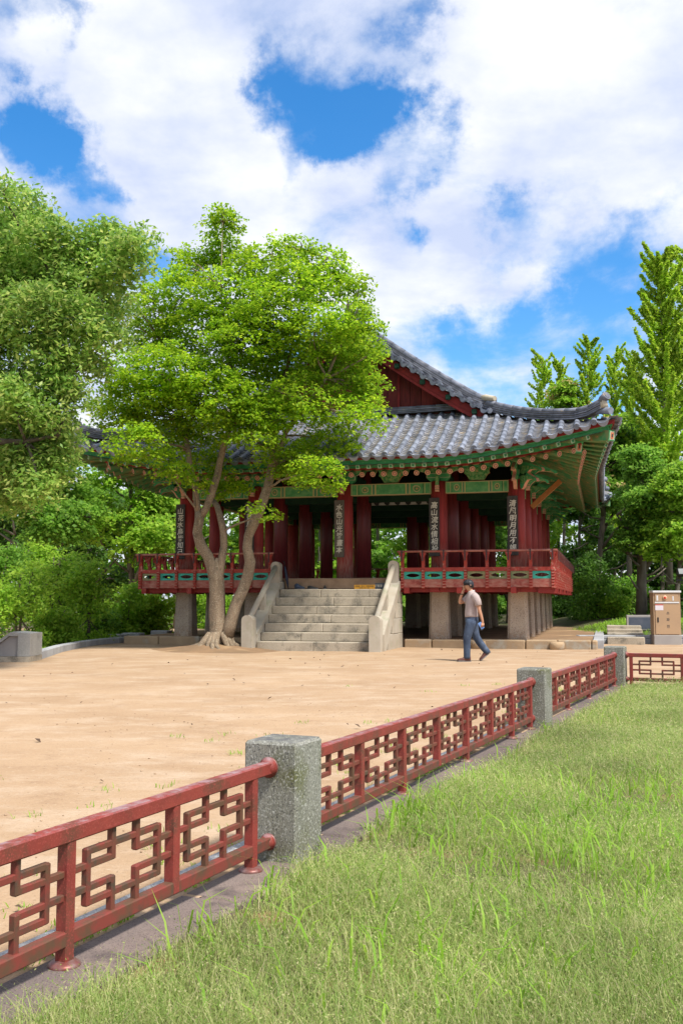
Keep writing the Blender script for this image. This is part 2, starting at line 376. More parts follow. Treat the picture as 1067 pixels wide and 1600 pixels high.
MT['leaf_ginkgo'] = leaf_mat('leaf_ginkgo', [(0.17, 0.32, 0.018), (0.25, 0.42, 0.024), (0.33, 0.48, 0.036), (0.42, 0.52, 0.06)], trans=0.52)
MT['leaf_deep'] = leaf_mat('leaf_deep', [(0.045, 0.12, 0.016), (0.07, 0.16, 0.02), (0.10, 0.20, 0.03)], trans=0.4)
MT['blossom'] = leaf_mat('blossom', [(0.36, 0.36, 0.12), (0.45, 0.38, 0.15), (0.50, 0.30, 0.12)], trans=0.3)
MT['grass_fine'] = leaf_mat('grass_fine', [(0.15, 0.26, 0.05), (0.225, 0.33, 0.072), (0.31, 0.385, 0.115), (0.42, 0.43, 0.18), (0.48, 0.44, 0.25)], trans=0.42)
MT['grass_bright'] = leaf_mat('grass_bright', [(0.15, 0.30, 0.025), (0.22, 0.40, 0.035), (0.30, 0.46, 0.06)], trans=0.45)
MT['dead_leaf'] = M('dead_leaf', (0.12, 0.075, 0.045), (0.07, 0.045, 0.03), scale=8, rough=0.9)
# small things
MT['cabinet_tan'] = M('cabinet_tan', (0.40, 0.265, 0.155), (0.34, 0.23, 0.14), scale=1.2, rough=0.5, spec=0.4)
MT['cabinet_grey'] = M('cabinet_grey', (0.33, 0.31, 0.29), (0.28, 0.26, 0.25), scale=2, rough=0.6)
MT['white_metal'] = M('white_metal', (0.62, 0.63, 0.64), (0.55, 0.56, 0.57), scale=5, rough=0.4)
MT['lamp_red'] = M('lamp_red', (0.62, 0.055, 0.03), (0.55, 0.05, 0.03), scale=9, rough=0.3)
MT['lamp_ring'] = M('lamp_ring', (0.62, 0.42, 0.28), (0.56, 0.36, 0.22), scale=9, rough=0.4)
MT['pebble'] = M('pebble', (0.40, 0.28, 0.18), (0.30, 0.20, 0.125), scale=9, rough=0.9, rnd=0.3, island=True)
MT['ink'] = M('ink', (0.055, 0.05, 0.05), (0.08, 0.07, 0.06), scale=9, rough=0.7)
MT['paper'] = M('paper', (0.62, 0.58, 0.64), (0.57, 0.53, 0.58), scale=9, rough=0.8)
MT['paper_red'] = M('paper_red', (0.55, 0.12, 0.12), scale=9, rough=0.8)
MT['plaque_slate'] = M('plaque_slate', (0.055, 0.07, 0.10), (0.09, 0.10, 0.13), scale=5, rough=0.3, spec=0.5)
MT['black_metal'] = M('black_metal', (0.018, 0.018, 0.02), (0.03, 0.03, 0.032), scale=9, rough=0.5)
MT['lamp_glass'] = M('lamp_glass', (0.16, 0.175, 0.175), (0.11, 0.125, 0.125), scale=6, rough=0.5, spec=0.3)
MT['sign_yellow'] = M('sign_yellow', (0.66, 0.32, 0.03), (0.60, 0.28, 0.03), scale=9, rough=0.6)
MT['sign_navy'] = M('sign_navy', (0.05, 0.06, 0.075), (0.07, 0.08, 0.10), scale=9, rough=0.5)
MT['shoe_navy'] = M('shoe_navy', (0.02, 0.03, 0.055), (0.035, 0.05, 0.085), scale=30, rough=0.6)
MT['shoe_black'] = M('shoe_black', (0.018, 0.018, 0.02), scale=30, rough=0.55)
MT['umbrella'] = M('umbrella', (0.018, 0.022, 0.045), (0.03, 0.035, 0.06), scale=12, rough=0.6)
MT['skin'] = M('skin', (0.50, 0.275, 0.175), (0.43, 0.22, 0.135), scale=9, rough=0.55)
MT['shirt'] = M('shirt', (0.40, 0.33, 0.31), (0.345, 0.275, 0.265), scale=7, rough=0.9, bump=0.6, bscale=9, speck=(160, (0.30, 0.24, 0.235), (0.45, 0.38, 0.36)))
MT['collar'] = M('collar', (0.50, 0.47, 0.46), scale=20, rough=0.9)
MT['jeans'] = M('jeans', (0.060, 0.085, 0.135), (0.035, 0.05, 0.085), scale=7, stretch=(1, 1, 0.6), rough=0.9, bump=0.7, bscale=10, c3=(0.10, 0.13, 0.19), s3=6)
MT['hair'] = M('hair', (0.010, 0.010, 0.013), (0.022, 0.023, 0.03), scale=30, stretch=(1, 1, 0.2), rough=0.45, bump=0.4, bscale=60)
MT['shoe_brown'] = M('shoe_brown', (0.14, 0.055, 0.04), (0.09, 0.04, 0.035), scale=20, rough=0.55)
MT['sole'] = M('sole', (0.18, 0.17, 0.17), scale=20, rough=0.8)
MT['phone'] = M('phone', (0.16, 0.30, 0.62), (0.13, 0.25, 0.55), scale=20, rough=0.25, spec=0.5)
MT['strap'] = M('strap', (0.10, 0.08, 0.05), scale=20, rough=0.6)

# ------------------------------------------------------------------ helpers
random.seed(7)
rng0 = np.random.default_rng(11)


class MB:
    """collects shapes, builds ONE mesh object; every shape takes a material slot"""

    def __init__(s):
        s.v, s.f, s.m, s.sm = [], [], [], []

    def add(s, vs, fs, mi=0, smooth=False):
        o = len(s.v)
        s.v += [tuple(p) for p in vs]
        for f in fs:
            s.f.append(tuple(o + i for i in f)); s.m.append(mi); s.sm.append(smooth)
        return s

    def box(s, x0, x1, y0, y1, z0, z1, mi=0, mat=None, ch=0.0):
        if ch:
            vs, fs = chbox(x0, x1, y0, y1, z0, z1, ch)
        else:
            vs = [(x, y, z) for z in (z0, z1) for y in (y0, y1) for x in (x0, x1)]
            fs = [(0, 2, 3, 1), (4, 5, 7, 6), (0, 1, 5, 4), (2, 6, 7, 3), (0, 4, 6, 2), (1, 3, 7, 5)]
        if mat: vs = [mat @ Vector(p) for p in vs]
        return s.add(vs, fs, mi)

    def rings(s, rings, mi=0, smooth=True, cap0=True, cap1=True, closed=True):
        n = len(rings[0]); vs = [p for r in rings for p in r]; fs = []
        for i in range(len(rings) - 1):
            for j in range(n if closed else n - 1):
                k = (j + 1) % n
                fs.append((i * n + j, i * n + k, (i + 1) * n + k, (i + 1) * n + j))
        s.add(vs, fs, mi, smooth)
        caps = []
        if cap0: caps.append(tuple(range(n - 1, -1, -1)))
        if cap1: caps.append(tuple((len(rings) - 1) * n + j for j in range(n)))
        if caps:
            o = len(s.v) - len(vs)
            for c in caps:
                s.f.append(tuple(o + i for i in c)); s.m.append(mi); s.sm.append(False)
        return s

    def lathe(s, prof, n=16, mi=0, c=(0, 0, 0), smooth=True, caps=True):
        rs = [[(c[0] + r * math.cos(2 * math.pi * k / n), c[1] + r * math.sin(2 * math.pi * k / n), c[2] + z) for k in range(n)] for r, z in prof]
        return s.rings(rs, mi, smooth, caps, caps)

    def tube(s, pts, rad, n=8, mi=0, caps=True, jitter=0.0, seed=0):
        pts = [Vector(p) for p in pts]
        if isinstance(rad, (int, float)): rad = [rad] * len(pts)
        rs = []; ref = None; rr = random.Random(seed)
        for i, p in enumerate(pts):
            t = (pts[min(i + 1, len(pts) - 1)] - pts[max(i - 1, 0)]).normalized()
            if ref is None:
                ref = Vector((1, 0, 0)) if abs(t.x) < 0.8 else Vector((0, 1, 0))
            a = (ref - t * ref.dot(t)).normalized(); b = t.cross(a); ref = a
            rs.append([p + (a * math.cos(2 * math.pi * k / n) + b * math.sin(2 * math.pi * k / n)) * rad[i] * (1 + jitter * (rr.random() - 0.5)) for k in range(n)])
        return s.rings(rs, mi, True, caps, caps)

    def prism(s, outline, d0, d1, to3, mi=0, side_mi=None):
        """outline: 2-D points; to3(a, b, d) -> xyz"""
        n = len(outline)
        vs = [to3(a, b, d0) for a, b in outline] + [to3(a, b, d1) for a, b in outline]
        s.add(vs, [tuple(range(n - 1, -1, -1)), tuple(range(n, 2 * n))], mi)
        o = len(s.v) - 2 * n
        for j in range(n):
            k = (j + 1) % n
            s.f.append((o + j, o + k, o + n + k, o + n + j)); s.m.append(mi if side_mi is None else side_mi); s.sm.append(False)
        return s

    def mesh(s, name, mats):
        me = bpy.data.meshes.new(name)
        me.from_pydata(s.v, [], s.f)
        for m in (mats if isinstance(mats, (list, tuple)) else [mats]): me.materials.append(MT[m])
        me.polygons.foreach_set('material_index', s.m)
        me.polygons.foreach_set('use_smooth', s.sm)
        bm = bmesh.new(); bm.from_mesh(me)
        bmesh.ops.recalc_face_normals(bm, faces=bm.faces)
        bm.to_mesh(me); bm.free()
        return me

    def build(s, name, mats, parent=None, loc=None, rz=0.0):
        return put(s.mesh(name, mats), name, parent, loc, rz)


def chbox(x0, x1, y0, y1, z0, z1, c):
    """box with chamfered edges"""
    bm = bmesh.new()
    bmesh.ops.create_cube(bm, size=1)
    for v in bm.verts:
        v.co = Vector(((x0 + x1) / 2 + v.co.x * (x1 - x0), (y0 + y1) / 2 + v.co.y * (y1 - y0), (z0 + z1) / 2 + v.co.z * (z1 - z0)))
    bmesh.ops.bevel(bm, geom=list(bm.edges), offset=c, segments=1, affect='EDGES')
    bm.verts.index_update()
    vs = [tuple(v.co) for v in bm.verts]; fs = [tuple(v.index for v in f.verts) for f in bm.faces]
    bm.free()
    return vs, fs


def put(me, name, parent=None, loc=None, rz=0.0, mat=None):
    o = bpy.data.objects.new(name, me)
    COL.objects.link(o)
    if parent: o.parent = parent
    if mat is not None: o.matrix_basis = mat
    else:
        if loc is not None: o.location = loc
        if rz: o.rotation_euler = (0, 0, rz)
    return o


def thing(name, label, cat, loc=(0, 0, 0), rz=0.0, group=None):
    o = bpy.data.objects.new(name, None)
    o.empty_display_size = 0.2
    COL.objects.link(o)
    o.location = loc; o.rotation_euler = (0, 0, rz)
    return tag(o, label, cat, group)


def tag(o, label=None, cat=None, group=None, kind=None):
    if label: o['label'] = label
    if cat: o['category'] = cat
    if group: o['group'] = group
    if kind: o['kind'] = kind
    return o


def frame(o, x, y, z):
    """matrix with given origin and axes"""
    m = Matrix((x, y, z)).transposed().to_4x4()
    m.translation = o
    return m


def at(px, py, Y):
    """world point at distance Y along the ray through a picture point of the photograph"""
    d = px_dir(px, py)
    return Vector((0, 0, 1.3)) + d * (Y / d.y)


def text_mesh(txt, size, mat, thick=0.004, weight=0.0, shear=0.0):
    cu = bpy.data.curves.new('text', 'FONT')
    cu.body = txt; cu.size = size; cu.align_x = 'CENTER'; cu.align_y = 'CENTER'
    cu.extrude = thick; cu.offset = weight; cu.shear = shear; cu.resolution_u = 2
    cu.space_line = 0.9
    o = bpy.data.objects.new('text', cu)
    COL.objects.link(o)
    bpy.context.view_layer.update()
    dg = bpy.context.evaluated_depsgraph_get()
    me = bpy.data.meshes.new_from_object(o.evaluated_get(dg))
    bpy.data.objects.remove(o)
    me.materials.clear(); me.materials.append(MT[mat])
    return me


def write_row(parent, txt, size, mat, pitch, x, y, z):
    """a line of writing on a board that faces -y, one small piece per character"""
    for k, c in enumerate(txt):
        if c == ' ': continue
        put(text_mesh(c, size, mat, .001), 'character', parent, mat=Matrix.Translation((x + (k - (len(txt) - 1) / 2) * pitch, y, z)) @ Matrix.Rotation(math.pi / 2, 4, 'X'))


def raw_mesh(name, verts, nper, mats, faces_per=None, midx=None):
    """many equal polygons: verts (K, nper, 3); faces_per = index tuples within one polygon block"""
    K = verts.shape[0]
    faces_per = faces_per or [tuple(range(nper))]
    me = bpy.data.meshes.new(name)
    me.vertices.add(K * nper)
    me.vertices.foreach_set('co', verts.astype(np.float32).ravel())
    base = (np.arange(K) * nper)[:, None]
    loops = np.concatenate([base + np.array(f)[None, :] for f in faces_per], axis=1).ravel()
    lens = np.tile(np.array([len(f) for f in faces_per]), K)
    me.loops.add(len(loops)); me.loops.foreach_set('vertex_index', loops.astype(np.int32))
    me.polygons.add(len(lens))
    st = np.concatenate([[0], np.cumsum(lens)[:-1]])
    me.polygons.foreach_set('loop_start', st.astype(np.int32))
    me.polygons.foreach_set('loop_total', lens.astype(np.int32))
    for m in (mats if isinstance(mats, (list, tuple)) else [mats]): me.materials.append(MT[m])
    if midx is not None:
        me.polygons.foreach_set('material_index', np.repeat(midx, len(faces_per)).astype(np.int32))
    me.update(calc_edges=True)
    return me

# ------------------------------------------------------------------ ground
def grid_sheet(name, x0, x1, y0, y1, nx, ny, zf, mat, keep=None):
    mb = MB()
    vs = []
    for j in range(ny + 1):
        for i in range(nx + 1):
            x = x0 + (x1 - x0) * i / nx; y = y0 + (y1 - y0) * j / ny
            vs.append((x, y, zf(x, y)))
    fs = []
    for j in range(ny):
        for i in range(nx):
            x = x0 + (x1 - x0) * (i + .5) / nx; y = y0 + (y1 - y0) * (j + .5) / ny
            if keep is None or keep(x, y):
                a = j * (nx + 1) + i
                fs.append((a, a + 1, a + nx + 2, a + nx + 1))
    mb.add(vs, fs, 0, True)
    return tag(mb.build(name, mat), kind='structure')


def lerp(a, b, t): return a + (b - a) * t


def sstep(a, b, x):
    t = max(0.0, min(1.0, (x - a) / (b - a)))
    return t * t * (3 - 2 * t)


grid_sheet('forest_ground', -250, 250, -150, 350, 40, 40, lambda x, y: -0.09, 'forest_soil')
# fence line
F0 = Vector((-0.298, 5.227, 0)); FT = Vector((0.405, 0.914, 0)).normalized(); FN = Vector((FT.y, -FT.x, 0))
P3 = F0 + FT * 11.05


def fp(s, n, z=0.0): return F0 + FT * s + FN * n + Vector((0, 0, z))


sc_mb = MB()
for sa, sb, na, nb in ((-14, 11.05, -36, 0.0), (11.05, 34, -36, 22)):
    I, K = int((sb - sa) / .8), int((nb - na) / .8)
    vs, fs = [], []
    for j in range(K + 1):
        for i in range(I + 1):
            p = fp(lerp(sa, sb, i / I), lerp(na, nb, j / K))
            vs.append((p.x, p.y, 0.012 * math.sin(p.x * 0.9 + p.y * 0.5) * sstep(3, 9, p.y) - 0.004))
    for j in range(K):
        for i in range(I):
            a = j * (I + 1) + i
            fs.append((a, a + 1, a + I + 2, a + I + 1))
    sc_mb.add(vs, fs, 0, True)
tag(sc_mb.build('sand_court', 'sand'), kind='structure')
LAWN_Z = -0.035
lawn = MB()
NS, NN = 56, 46
vs, fs = [], []
for j in range(NS + 1):
    for i in range(NN + 1):
        s = lerp(-9, 10.93, j / NS); n = lerp(0.192, 13, (i / NN) ** 1.6)
        p = fp(s, n)
        vs.append((p.x, p.y, LAWN_Z + 0.030 + 0.02 * math.sin(p.x * 2.1) * math.sin(p.y * 1.7) * sstep(0.25, 1, n) - 0.030 * (1 - sstep(0.17, 0.4, n))))
for j in range(NS):
    for i in range(NN):
        a = j * (NN + 1) + i
        fs.append((a, a + 1, a + NN + 2, a + NN + 1))
lawn.add(vs, fs, 0, True)
tag(lawn.build('lawn', 'lawn_soil'), kind='structure')

# kerb of purple brown slabs under the fence, and a thin pale edging on the sand side: each stone its own piece
kerb = tag(MB().box(-0.1, 0.1, -0.1, 0.1, -0.06, -0.05).build('kerb', 'kerb_stone', loc=fp(0, 0.1)), kind='structure')
kerb.rotation_euler = (0, 0, 0)


def stone_row(parent, name, mat, s0, s1, step, n0, n1, z0, z1, ch, seed, inv):
    r = random.Random(seed); s = s0; k = 0
    while s < s1 - 0.05:
        e = min(s1, s + step * r.uniform(0.85, 1.15))
        mb = MB()
        mb.box(0, e - s - 0.008, n0 + r.uniform(-.006, .006), n1 + r.uniform(-.012, .012), z0, z1 + r.uniform(-.004, .006), ch=ch)
        o = mb.build(name, mat, parent)
        o.matrix_basis = inv @ frame(fp(s, 0), FT, -FN, Vector((0, 0, 1)))
        s = e; k += 1


kinv = Matrix.Translation(fp(0, 0.1)).inverted()
stone_row(kerb, 'kerb_slab', 'kerb_stone', -9, 11.2, 1.35, -0.20, 0.09, -0.08, 0.0, 0.018, 3, kinv)
edging = tag(MB().box(-0.1, 0.1, -0.02, 0.02, -0.06, -0.05).build('edging', 'edge_stone', loc=fp(0, -0.2)), kind='structure')
einv = Matrix.Translation(fp(0, -0.2)).inverted()
stone_row(edging, 'edging_stone', 'edge_stone', -9, 11.2, 0.95, 0.17, 0.245, -0.08, 0.035, 0.008, 4, einv)
soil = MB()
a0, a1, b0, b1 = fp(-9, -0.17, -0.012), fp(11.2, -0.17, -0.012), fp(11.2, -0.09, -0.012), fp(-9, -0.09, -0.012)
soil.add([a0, a1, b1 * 1.0 if False else b0, b1], [(0, 1, 2, 3)])
tag(soil.build('soil_strip', 'lawn_soil'), kind='structure')

# ------------------------------------------------------------------ granite posts and red lattice railings
TXT_POST = ['tall granite fence post nearest the camera with green moss stains', 'granite fence post second along the fence, behind the long middle railing',
            'farthest granite fence post where the fence turns right']


def stone_post(k, s):
    t = thing('fence_post', TXT_POST[k], 'stone post', fp(s, 0), math.atan2(FT.y, FT.x), 'granite posts of the red fence')
    mb = MB().box(-.15, .15, -.15, .15, -.08, .585 + (0, .01, .005)[k], ch=.014)
    mb.build('shaft', 'granite_moss', t)
    return t


for k, s in enumerate((0, 5.65, 11.05)): stone_post(k, s)


def bar_mesh(L, w, h, mat='fence_rust', ch=0.004):
    return MB().box(-L / 2, L / 2, -w / 2, w / 2, -h / 2, h / 2, ch=ch).mesh('lattice_bar', mat)


ZT, ZB = 0.462, 0.098            # rail centres
GAP0, GAP1 = ZB + 0.032, ZT - 0.03


def railing(label, origin, tdir, s0, s1, uprights, legs, flange_ends, name='railing'):
    """one section of red lattice railing along tdir; s measured along it from origin"""
    up = Vector((0, 0, 1)); nd = Vector((tdir.y, -tdir.x, 0))
    t = thing(name, label, 'railing', origin + tdir * s0, math.atan2(tdir.y, tdir.x), 'red lattice railings between granite posts')
    D = s1 - s0
    MB().box(0, D, -.029, .029, ZT - .03, ZT + .03, ch=.006).build('top_rail', 'fence_red', t)
    MB().box(0, D, -.024, .024, ZB - .027, ZB + .027, ch=.005).build('bottom_rail', 'fence_rust', t)
    for e in flange_ends:
        x = 0 if e == 0 else D
        sg = 1 if e == 0 else -1
        for zz, r in ((ZT, .052), (ZB, .042)):
            mb = MB()
            prof = [(r * .95, 0), (r, .006), (r, .018), (r * .72, .03), (r * .6, .05)]
            rs = [[(x + sg * (d + 0.001), rr * math.cos(2 * math.pi * q / 18), zz + rr * math.sin(2 * math.pi * q / 18)) for q in range(18)] for rr, d in prof]
            mb.rings(rs[:3], 1); mb.rings(rs[2:], 0)
            mb.build('flange', ['fence_red', 'chrome'], t)
    cache = {}

    def bar(x, z, L, vertical):
        key = (round(L, 3), vertical)
        if key not in cache:
            cache[key] = MB().box(-.0125, .0125, -.014, .014, -L / 2, L / 2, ch=.003).mesh('lattice_bar', 'fence_rust') if vertical else \
                MB().box(-L / 2, L / 2, -.0115, .0115, -.0125, .0125, ch=.003).mesh('lattice_bar', 'fence_rust')
        put(cache[key], 'lattice_bar', t, (x, 0, z))
    for u in uprights:
        x = u - s0
        lo = 0.012 if u in legs else ZB - .025
        mb = MB().box(x - .024, x + .024, -.026, .026, lo, ZT - .02, ch=.005)
        o = mb.build('upright', 'fence_red', t)
        if u in legs:
            MB().lathe([(.056, -.004), (.06, .004), (.052, .014), (.030, .022)], 18, 0, (x, 0, 0)).build('foot_flange', 'chrome', o)
    H = GAP1 - GAP0
    for a, b in zip(uprights[:-1], uprights[1:]):
        xa, W = a - s0, b - a
        X = lambda f: xa + W * f
        Z = lambda f: GAP1 - H * f
        rows = [.197, .364, .636, .81]
        i0, i1, o0, o1 = .385, .615, .165, .835
        for xx, za, zb in ((i0, 0, .364), (i1, 0, .364), (i0, .636, 1), (i1, .636, 1), (o0, .197, .81), (o1, .197, .81)):
            bar(X(xx), (Z(za) + Z(zb)) / 2, abs(Z(za) - Z(zb)) + .02, True)
        for z, xa_, xb_ in ((.197, o0, o1), (.81, o0, o1)):
            bar(X((xa_ + xb_) / 2), Z(z), W * (xb_ - xa_) + .02, False)
        for z in (.364, .636):
            bar(X(i0 / 2), Z(z), W * i0 + .02, False)
            bar(X((i1 + 1) / 2), Z(z), W * (1 - i1) + .02, False)
    return t


ups = [-.34 - .68 * k for k in range(7)][::-1]
railing('red lattice railing in the near left corner with peeling paint', F0, FT, -4.62, -.151, ups, set(ups[::2]), (1,))
ups = [.27 + .735 * k for k in range(8)]
railing('long red lattice railing running between the nearest and second granite posts', F0, FT, .151, 5.499, ups, {ups[0], ups[2], ups[4], ups[6], ups[7]}, (0, 1))
ups = [5.93 + .7 * k for k in range(8)]
railing('far red lattice railing between the second and the last granite post', F0, FT, 5.801, 10.899, ups, {ups[0], ups[2], ups[4], ups[6], ups[7]}, (0, 1))
ups = [.23 + .735 * k for k in range(8)]
railing('red lattice railing seen face-on right of the last granite post', P3, FN, .151, 5.6, ups, {ups[0], ups[2], ups[4], ups[6]}, (0,))

# ------------------------------------------------------------------ pavilion
# local frame: x along the front (0 = right front column, negative = left), y = depth, z up
YAW = -math.radians(14.7)
PO = Vector((4.84, 27.41, 0))
pav = thing('pavilion', 'Korean wooden pavilion on stone pillars with grey tiled hip-and-gable roof', 'pavilion', PO, YAW)
UX = [0, -2.16, -4.90, -7.62, -9.8]
UC = -4.9
VY = [0, 2.35, 5.08, 7.81, 10.54, 12.9]
DV = 12.9
W0 = -9.8
pinv = pav.matrix_basis.inverted()


def pw(u, v, z=0.0):
    c, s = math.cos(YAW), math.sin(YAW)
    return PO + Vector((c * u - s * v, s * u + c * v, z))


# plinth: earth top with rough kerb stones
pl = tag(MB().box(-11.35, 1.95, -.38, 15.2, -.1, .215).build('plinth', 'earth', None, PO, YAW), kind='structure')
r = random.Random(5)
x = -11.5; k = 0
while x < 2.0:
    w = r.uniform(.75, 1.35)
    e = min(2.1, x + w)
    if not (-6.9 < (x + e) / 2 < -2.9):
        mb = MB().box(x + .01, e - .01, -.70 + r.uniform(-.04, .04), -.36, -.06, .225 + r.uniform(-.015, .01), ch=.03)
        mb.build('kerb_stone', 'plinth_stone', pl)
    if k % 2 == 0 and -2.9 < x:
        MB().lathe([(.19, -.06), (.2, .12), (.18, .19)], 12, 0, (x, -.78, 0)).build('round_stone', 'plinth_stone', pl)
    x = e; k += 1
for k in range(9):
    MB().box(1.97, 2.25, -.3 + k * 1.6, 1.29 + k * 1.6, -.06, .235, ch=.015).build('edge_slab', 'grey_kerb', pl)

# stone pillars
pil_bot, pil_top = .215, 1.72


def pillar_mesh():
    mb = MB(); rs = []
    for z, w in ((0, .285), (.75, .262), (pil_top - pil_bot, .245)):
        c = .07
        rs.append([(w, -w + c, z), (w, w - c, z), (w - c, w, z), (-w + c, w, z), (-w, w - c, z), (-w, -w + c, z), (-w + c, -w, z), (w - c, -w, z)])
    mb.rings(rs, 0, False)
    return mb.mesh('stone_pillar', 'pillar_stone')


def round_mesh(r0, r1, h, mat, n=20, name='column'):
    return MB().lathe([(r0, 0), ((r0 + r1) / 2 + .004, h * .5), (r1, h)], n).mesh(name, mat)


pm = pillar_mesh()
col_out = round_mesh(.245, .225, 4.62 - 1.9, 'column_red')
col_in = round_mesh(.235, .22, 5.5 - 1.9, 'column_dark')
for i, u in enumerate(UX):
    for j, v in enumerate(VY):
        outer = i in (0, 4) or j in (0, 5)
        if not outer and i == 2 and j in (2, 3): continue
        put(pm, 'stone_pillar', pav, (u, v, pil_bot))
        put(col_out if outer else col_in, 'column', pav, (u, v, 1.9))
# floor and floor beams
OV = 1.0
MB().box(W0 - .78, .78, -.78, DV + .78, 1.78, 1.9).build('floor', 'floor_wood', pav)
for j, v in enumerate(VY):
    MB().box(W0 - .93, .93, v - .13, v + .13, 1.52, 1.775).build('floor_beam', 'beam_red', pav)
for i, u in enumerate(UX):
    MB().box(u - .12, u + .12, -.93, DV + .93, 1.50, 1.76).build('floor_beam', 'beam_red', pav)
MB().box(W0 - .84, .84, -.87, -.80, 1.50, 1.655).build('edge_beam', 'beam_red', pav)
MB().box(.80, .87, -.7, DV + .7, 1.50, 1.655).build('edge_beam', 'beam_red', pav)
MB().box(W0 - .87, W0 - .80, -.7, DV + .7, 1.50, 1.655).build('edge_beam', 'beam_red', pav)
MB().box(-6.40, -3.45, -.97, -.60, 1.60, 1.885, ch=.012).build('threshold', 'floor_wood', pav, )


# balcony railing around the floor
def baluster():
    """hen-leg baluster: stepped front face, neck leaning outwards under a lotus head; faces -y"""
    mb = MB()
    prof = []   # outward offset, z
    z = 1.60; k = 0
    while z < 2.12:
        prof += [(.055, z), (.075, z + .02), (.075, z + .045), (.055, z + .065)]
        z += .075
    prof += [(.04, 2.16), (.035, 2.25), (.06, 2.36), (.085, 2.46), (.12, 2.50), (.12, 2.56)]
    back = [(-.06, 2.56), (-.02, 2.46), (-.05, 2.3), (-.06, 2.16), (-.04, 1.6)]
    mb.prism(prof + back, -.042, .042, lambda a, b, d: (d, -a, b))
    # lotus head
    mb.prism([(-.04, 2.40), (.04, 2.40), (.05, 2.47), (.085, 2.54), (.075, 2.565), (-.075, 2.565), (-.085, 2.54), (-.05, 2.47)], -.055, .03, lambda a, b, d: (a, d - .06, b))
    # worn pale ribs on the front face
    z = 1.60
    while z < 2.12:
        mb.box(-.036, .036, -.082, -.074, z + .018, z + .047, 1)
        z += .075
    return mb.mesh('baluster', ['rail_red', 'rail_worn'])


def cloud_panel(w, mat):
    """panel with an eye shaped opening, real hole"""
    h0, h1 = 1.855, 2.055
    hw, hc = w / 2, (h0 + h1) / 2
    n = 16
    inner, outer_ = [], []
    for k in range(n):
        a = 2 * math.pi * k / n
        ca, sa = math.cos(a), math.sin(a)
        ex = .34 * w * (abs(ca) ** 1.0) * (1 if ca > 0 else -1)
        ez = .052 * (abs(sa) ** 1.6) * (1 if sa > 0 else -1)
        inner.append((ex, hc + ez))
        m = max(abs(ca) / hw, abs(sa) / ((h1 - h0) / 2))
        outer_.append((ca / m, hc + sa / m))
    mb = MB()
    vs = []
    for y in (-.012, .012):
        vs += [(a, y, b) for a, b in outer_] + [(a, y, b) for a, b in inner]
    fs = []
    for k in range(n):
        q = (k + 1) % n
        fs += [(k, q, n + q, n + k), (2 * n + k, 3 * n + k, 3 * n + q, 2 * n + q), (n + k, n + q, 3 * n + q, 3 * n + k), (k, 2 * n + k, 2 * n + q, q)]
    mb.add(vs, fs, 0)
    return mb.mesh('cloud_panel', [mat])


bal = baluster()
SP = .545


def rail_run(o, d, length, first=True, gaps=()):
    """railing run: origin o, direction d (unit, local), outward = right of d when walking with the floor on the left"""
    out = Vector((d.y, -d.x, 0))
    m = frame(o, d, -out, Vector((0, 0, 1)))
    n = max(1, round(length / SP)); st = length / n
    for (z0, z1, y0, y1, nm, mt) in ((2.06, 2.165, -.035, .035, 'upper_band', 'rail_red'), (1.63, 1.85, -.03, .03, 'lower_band', 'rail_worn')):
        put(MB().box(0, length, y0, y1, z0, z1).mesh(nm, mt), nm, pav, mat=m)
    put(MB().tube([(-.12, -.10, 2.60), (length / 2, -.10, 2.603), (length + .12, -.10, 2.60)], .03, 10).mesh('rail_pole', 'rail_pole'), 'rail_pole', pav, mat=m)
    pa, pb = cloud_panel(st - .02, 'teal'), cloud_panel(st - .02, 'olive_panel')
    iron = MB().box(-.02, .02, -.148, -.135, 2.34, 2.63).box(-.02, .02, -.148, -.05, 2.632, 2.64).mesh('iron_strap', 'rail_iron')
    for k in range(n + 1):
        put(bal, 'baluster', pav, mat=m @ Matrix.Translation((k * st, 0, 0)))
        put(iron, 'iron_strap', pav, mat=m @ Matrix.Translation((k * st, 0, 0)))
        if k < n:
            p = pb if (o.x > -4 and n - k in (2, 3, 4) and abs(d.x) > .5 and o.y < 0) or (o.x < -9 and k == 0) else pa
            put(p, 'cloud_panel', pav, mat=m @ Matrix.Translation(((k + .5) * st, 0, 0)))
    for k in range(int(n / 2.5) + 1):
        put(MB().box(-.07, .07, -.06, .4, 1.47, 1.628).mesh('joist_end', 'beam_red'), 'joist_end', pav, mat=m @ Matrix.Translation((min(length - .1, .12 + k * st * 2.5), 0, 0)))


rail_run(Vector((-3.02, -OV, 0)), Vector((1, 0, 0)), 3.02 + OV)
rail_run(Vector((W0 - OV, -OV, 0)), Vector((1, 0, 0)), -6.82 - (W0 - OV))
rail_run(Vector((OV, -OV, 0)), Vector((0, 1, 0)), DV + 2 * OV)
rail_run(Vector((OV, DV + OV, 0)), Vector((-1, 0, 0)), -W0 + 2 * OV)
rail_run(Vector((W0 - OV, DV + OV, 0)), Vector((0, -1, 0)), DV + 2 * OV)

# lintels, brackets, purlins
L0, L1 = 4.275, 4.60
sides = []           # (start, end, outward) bays of the outer ring
for a, b in zip(UX[1:], UX[:-1]): sides.append((Vector((a, 0, 0)), Vector((b, 0, 0)), Vector((0, -1, 0))))
for a, b in zip(VY[:-1], VY[1:]): sides.append((Vector((0, a, 0)), Vector((0, b, 0)), Vector((1, 0, 0))))
for a, b in zip(UX[:-1], UX[1:]): sides.append((Vector((a, DV, 0)), Vector((b, DV, 0)), Vector((0, 1, 0))))
for a, b in zip(VY[1:], VY[:-1]): sides.append((Vector((W0, a, 0)), Vector((W0, b, 0)), Vector((-1, 0, 0))))


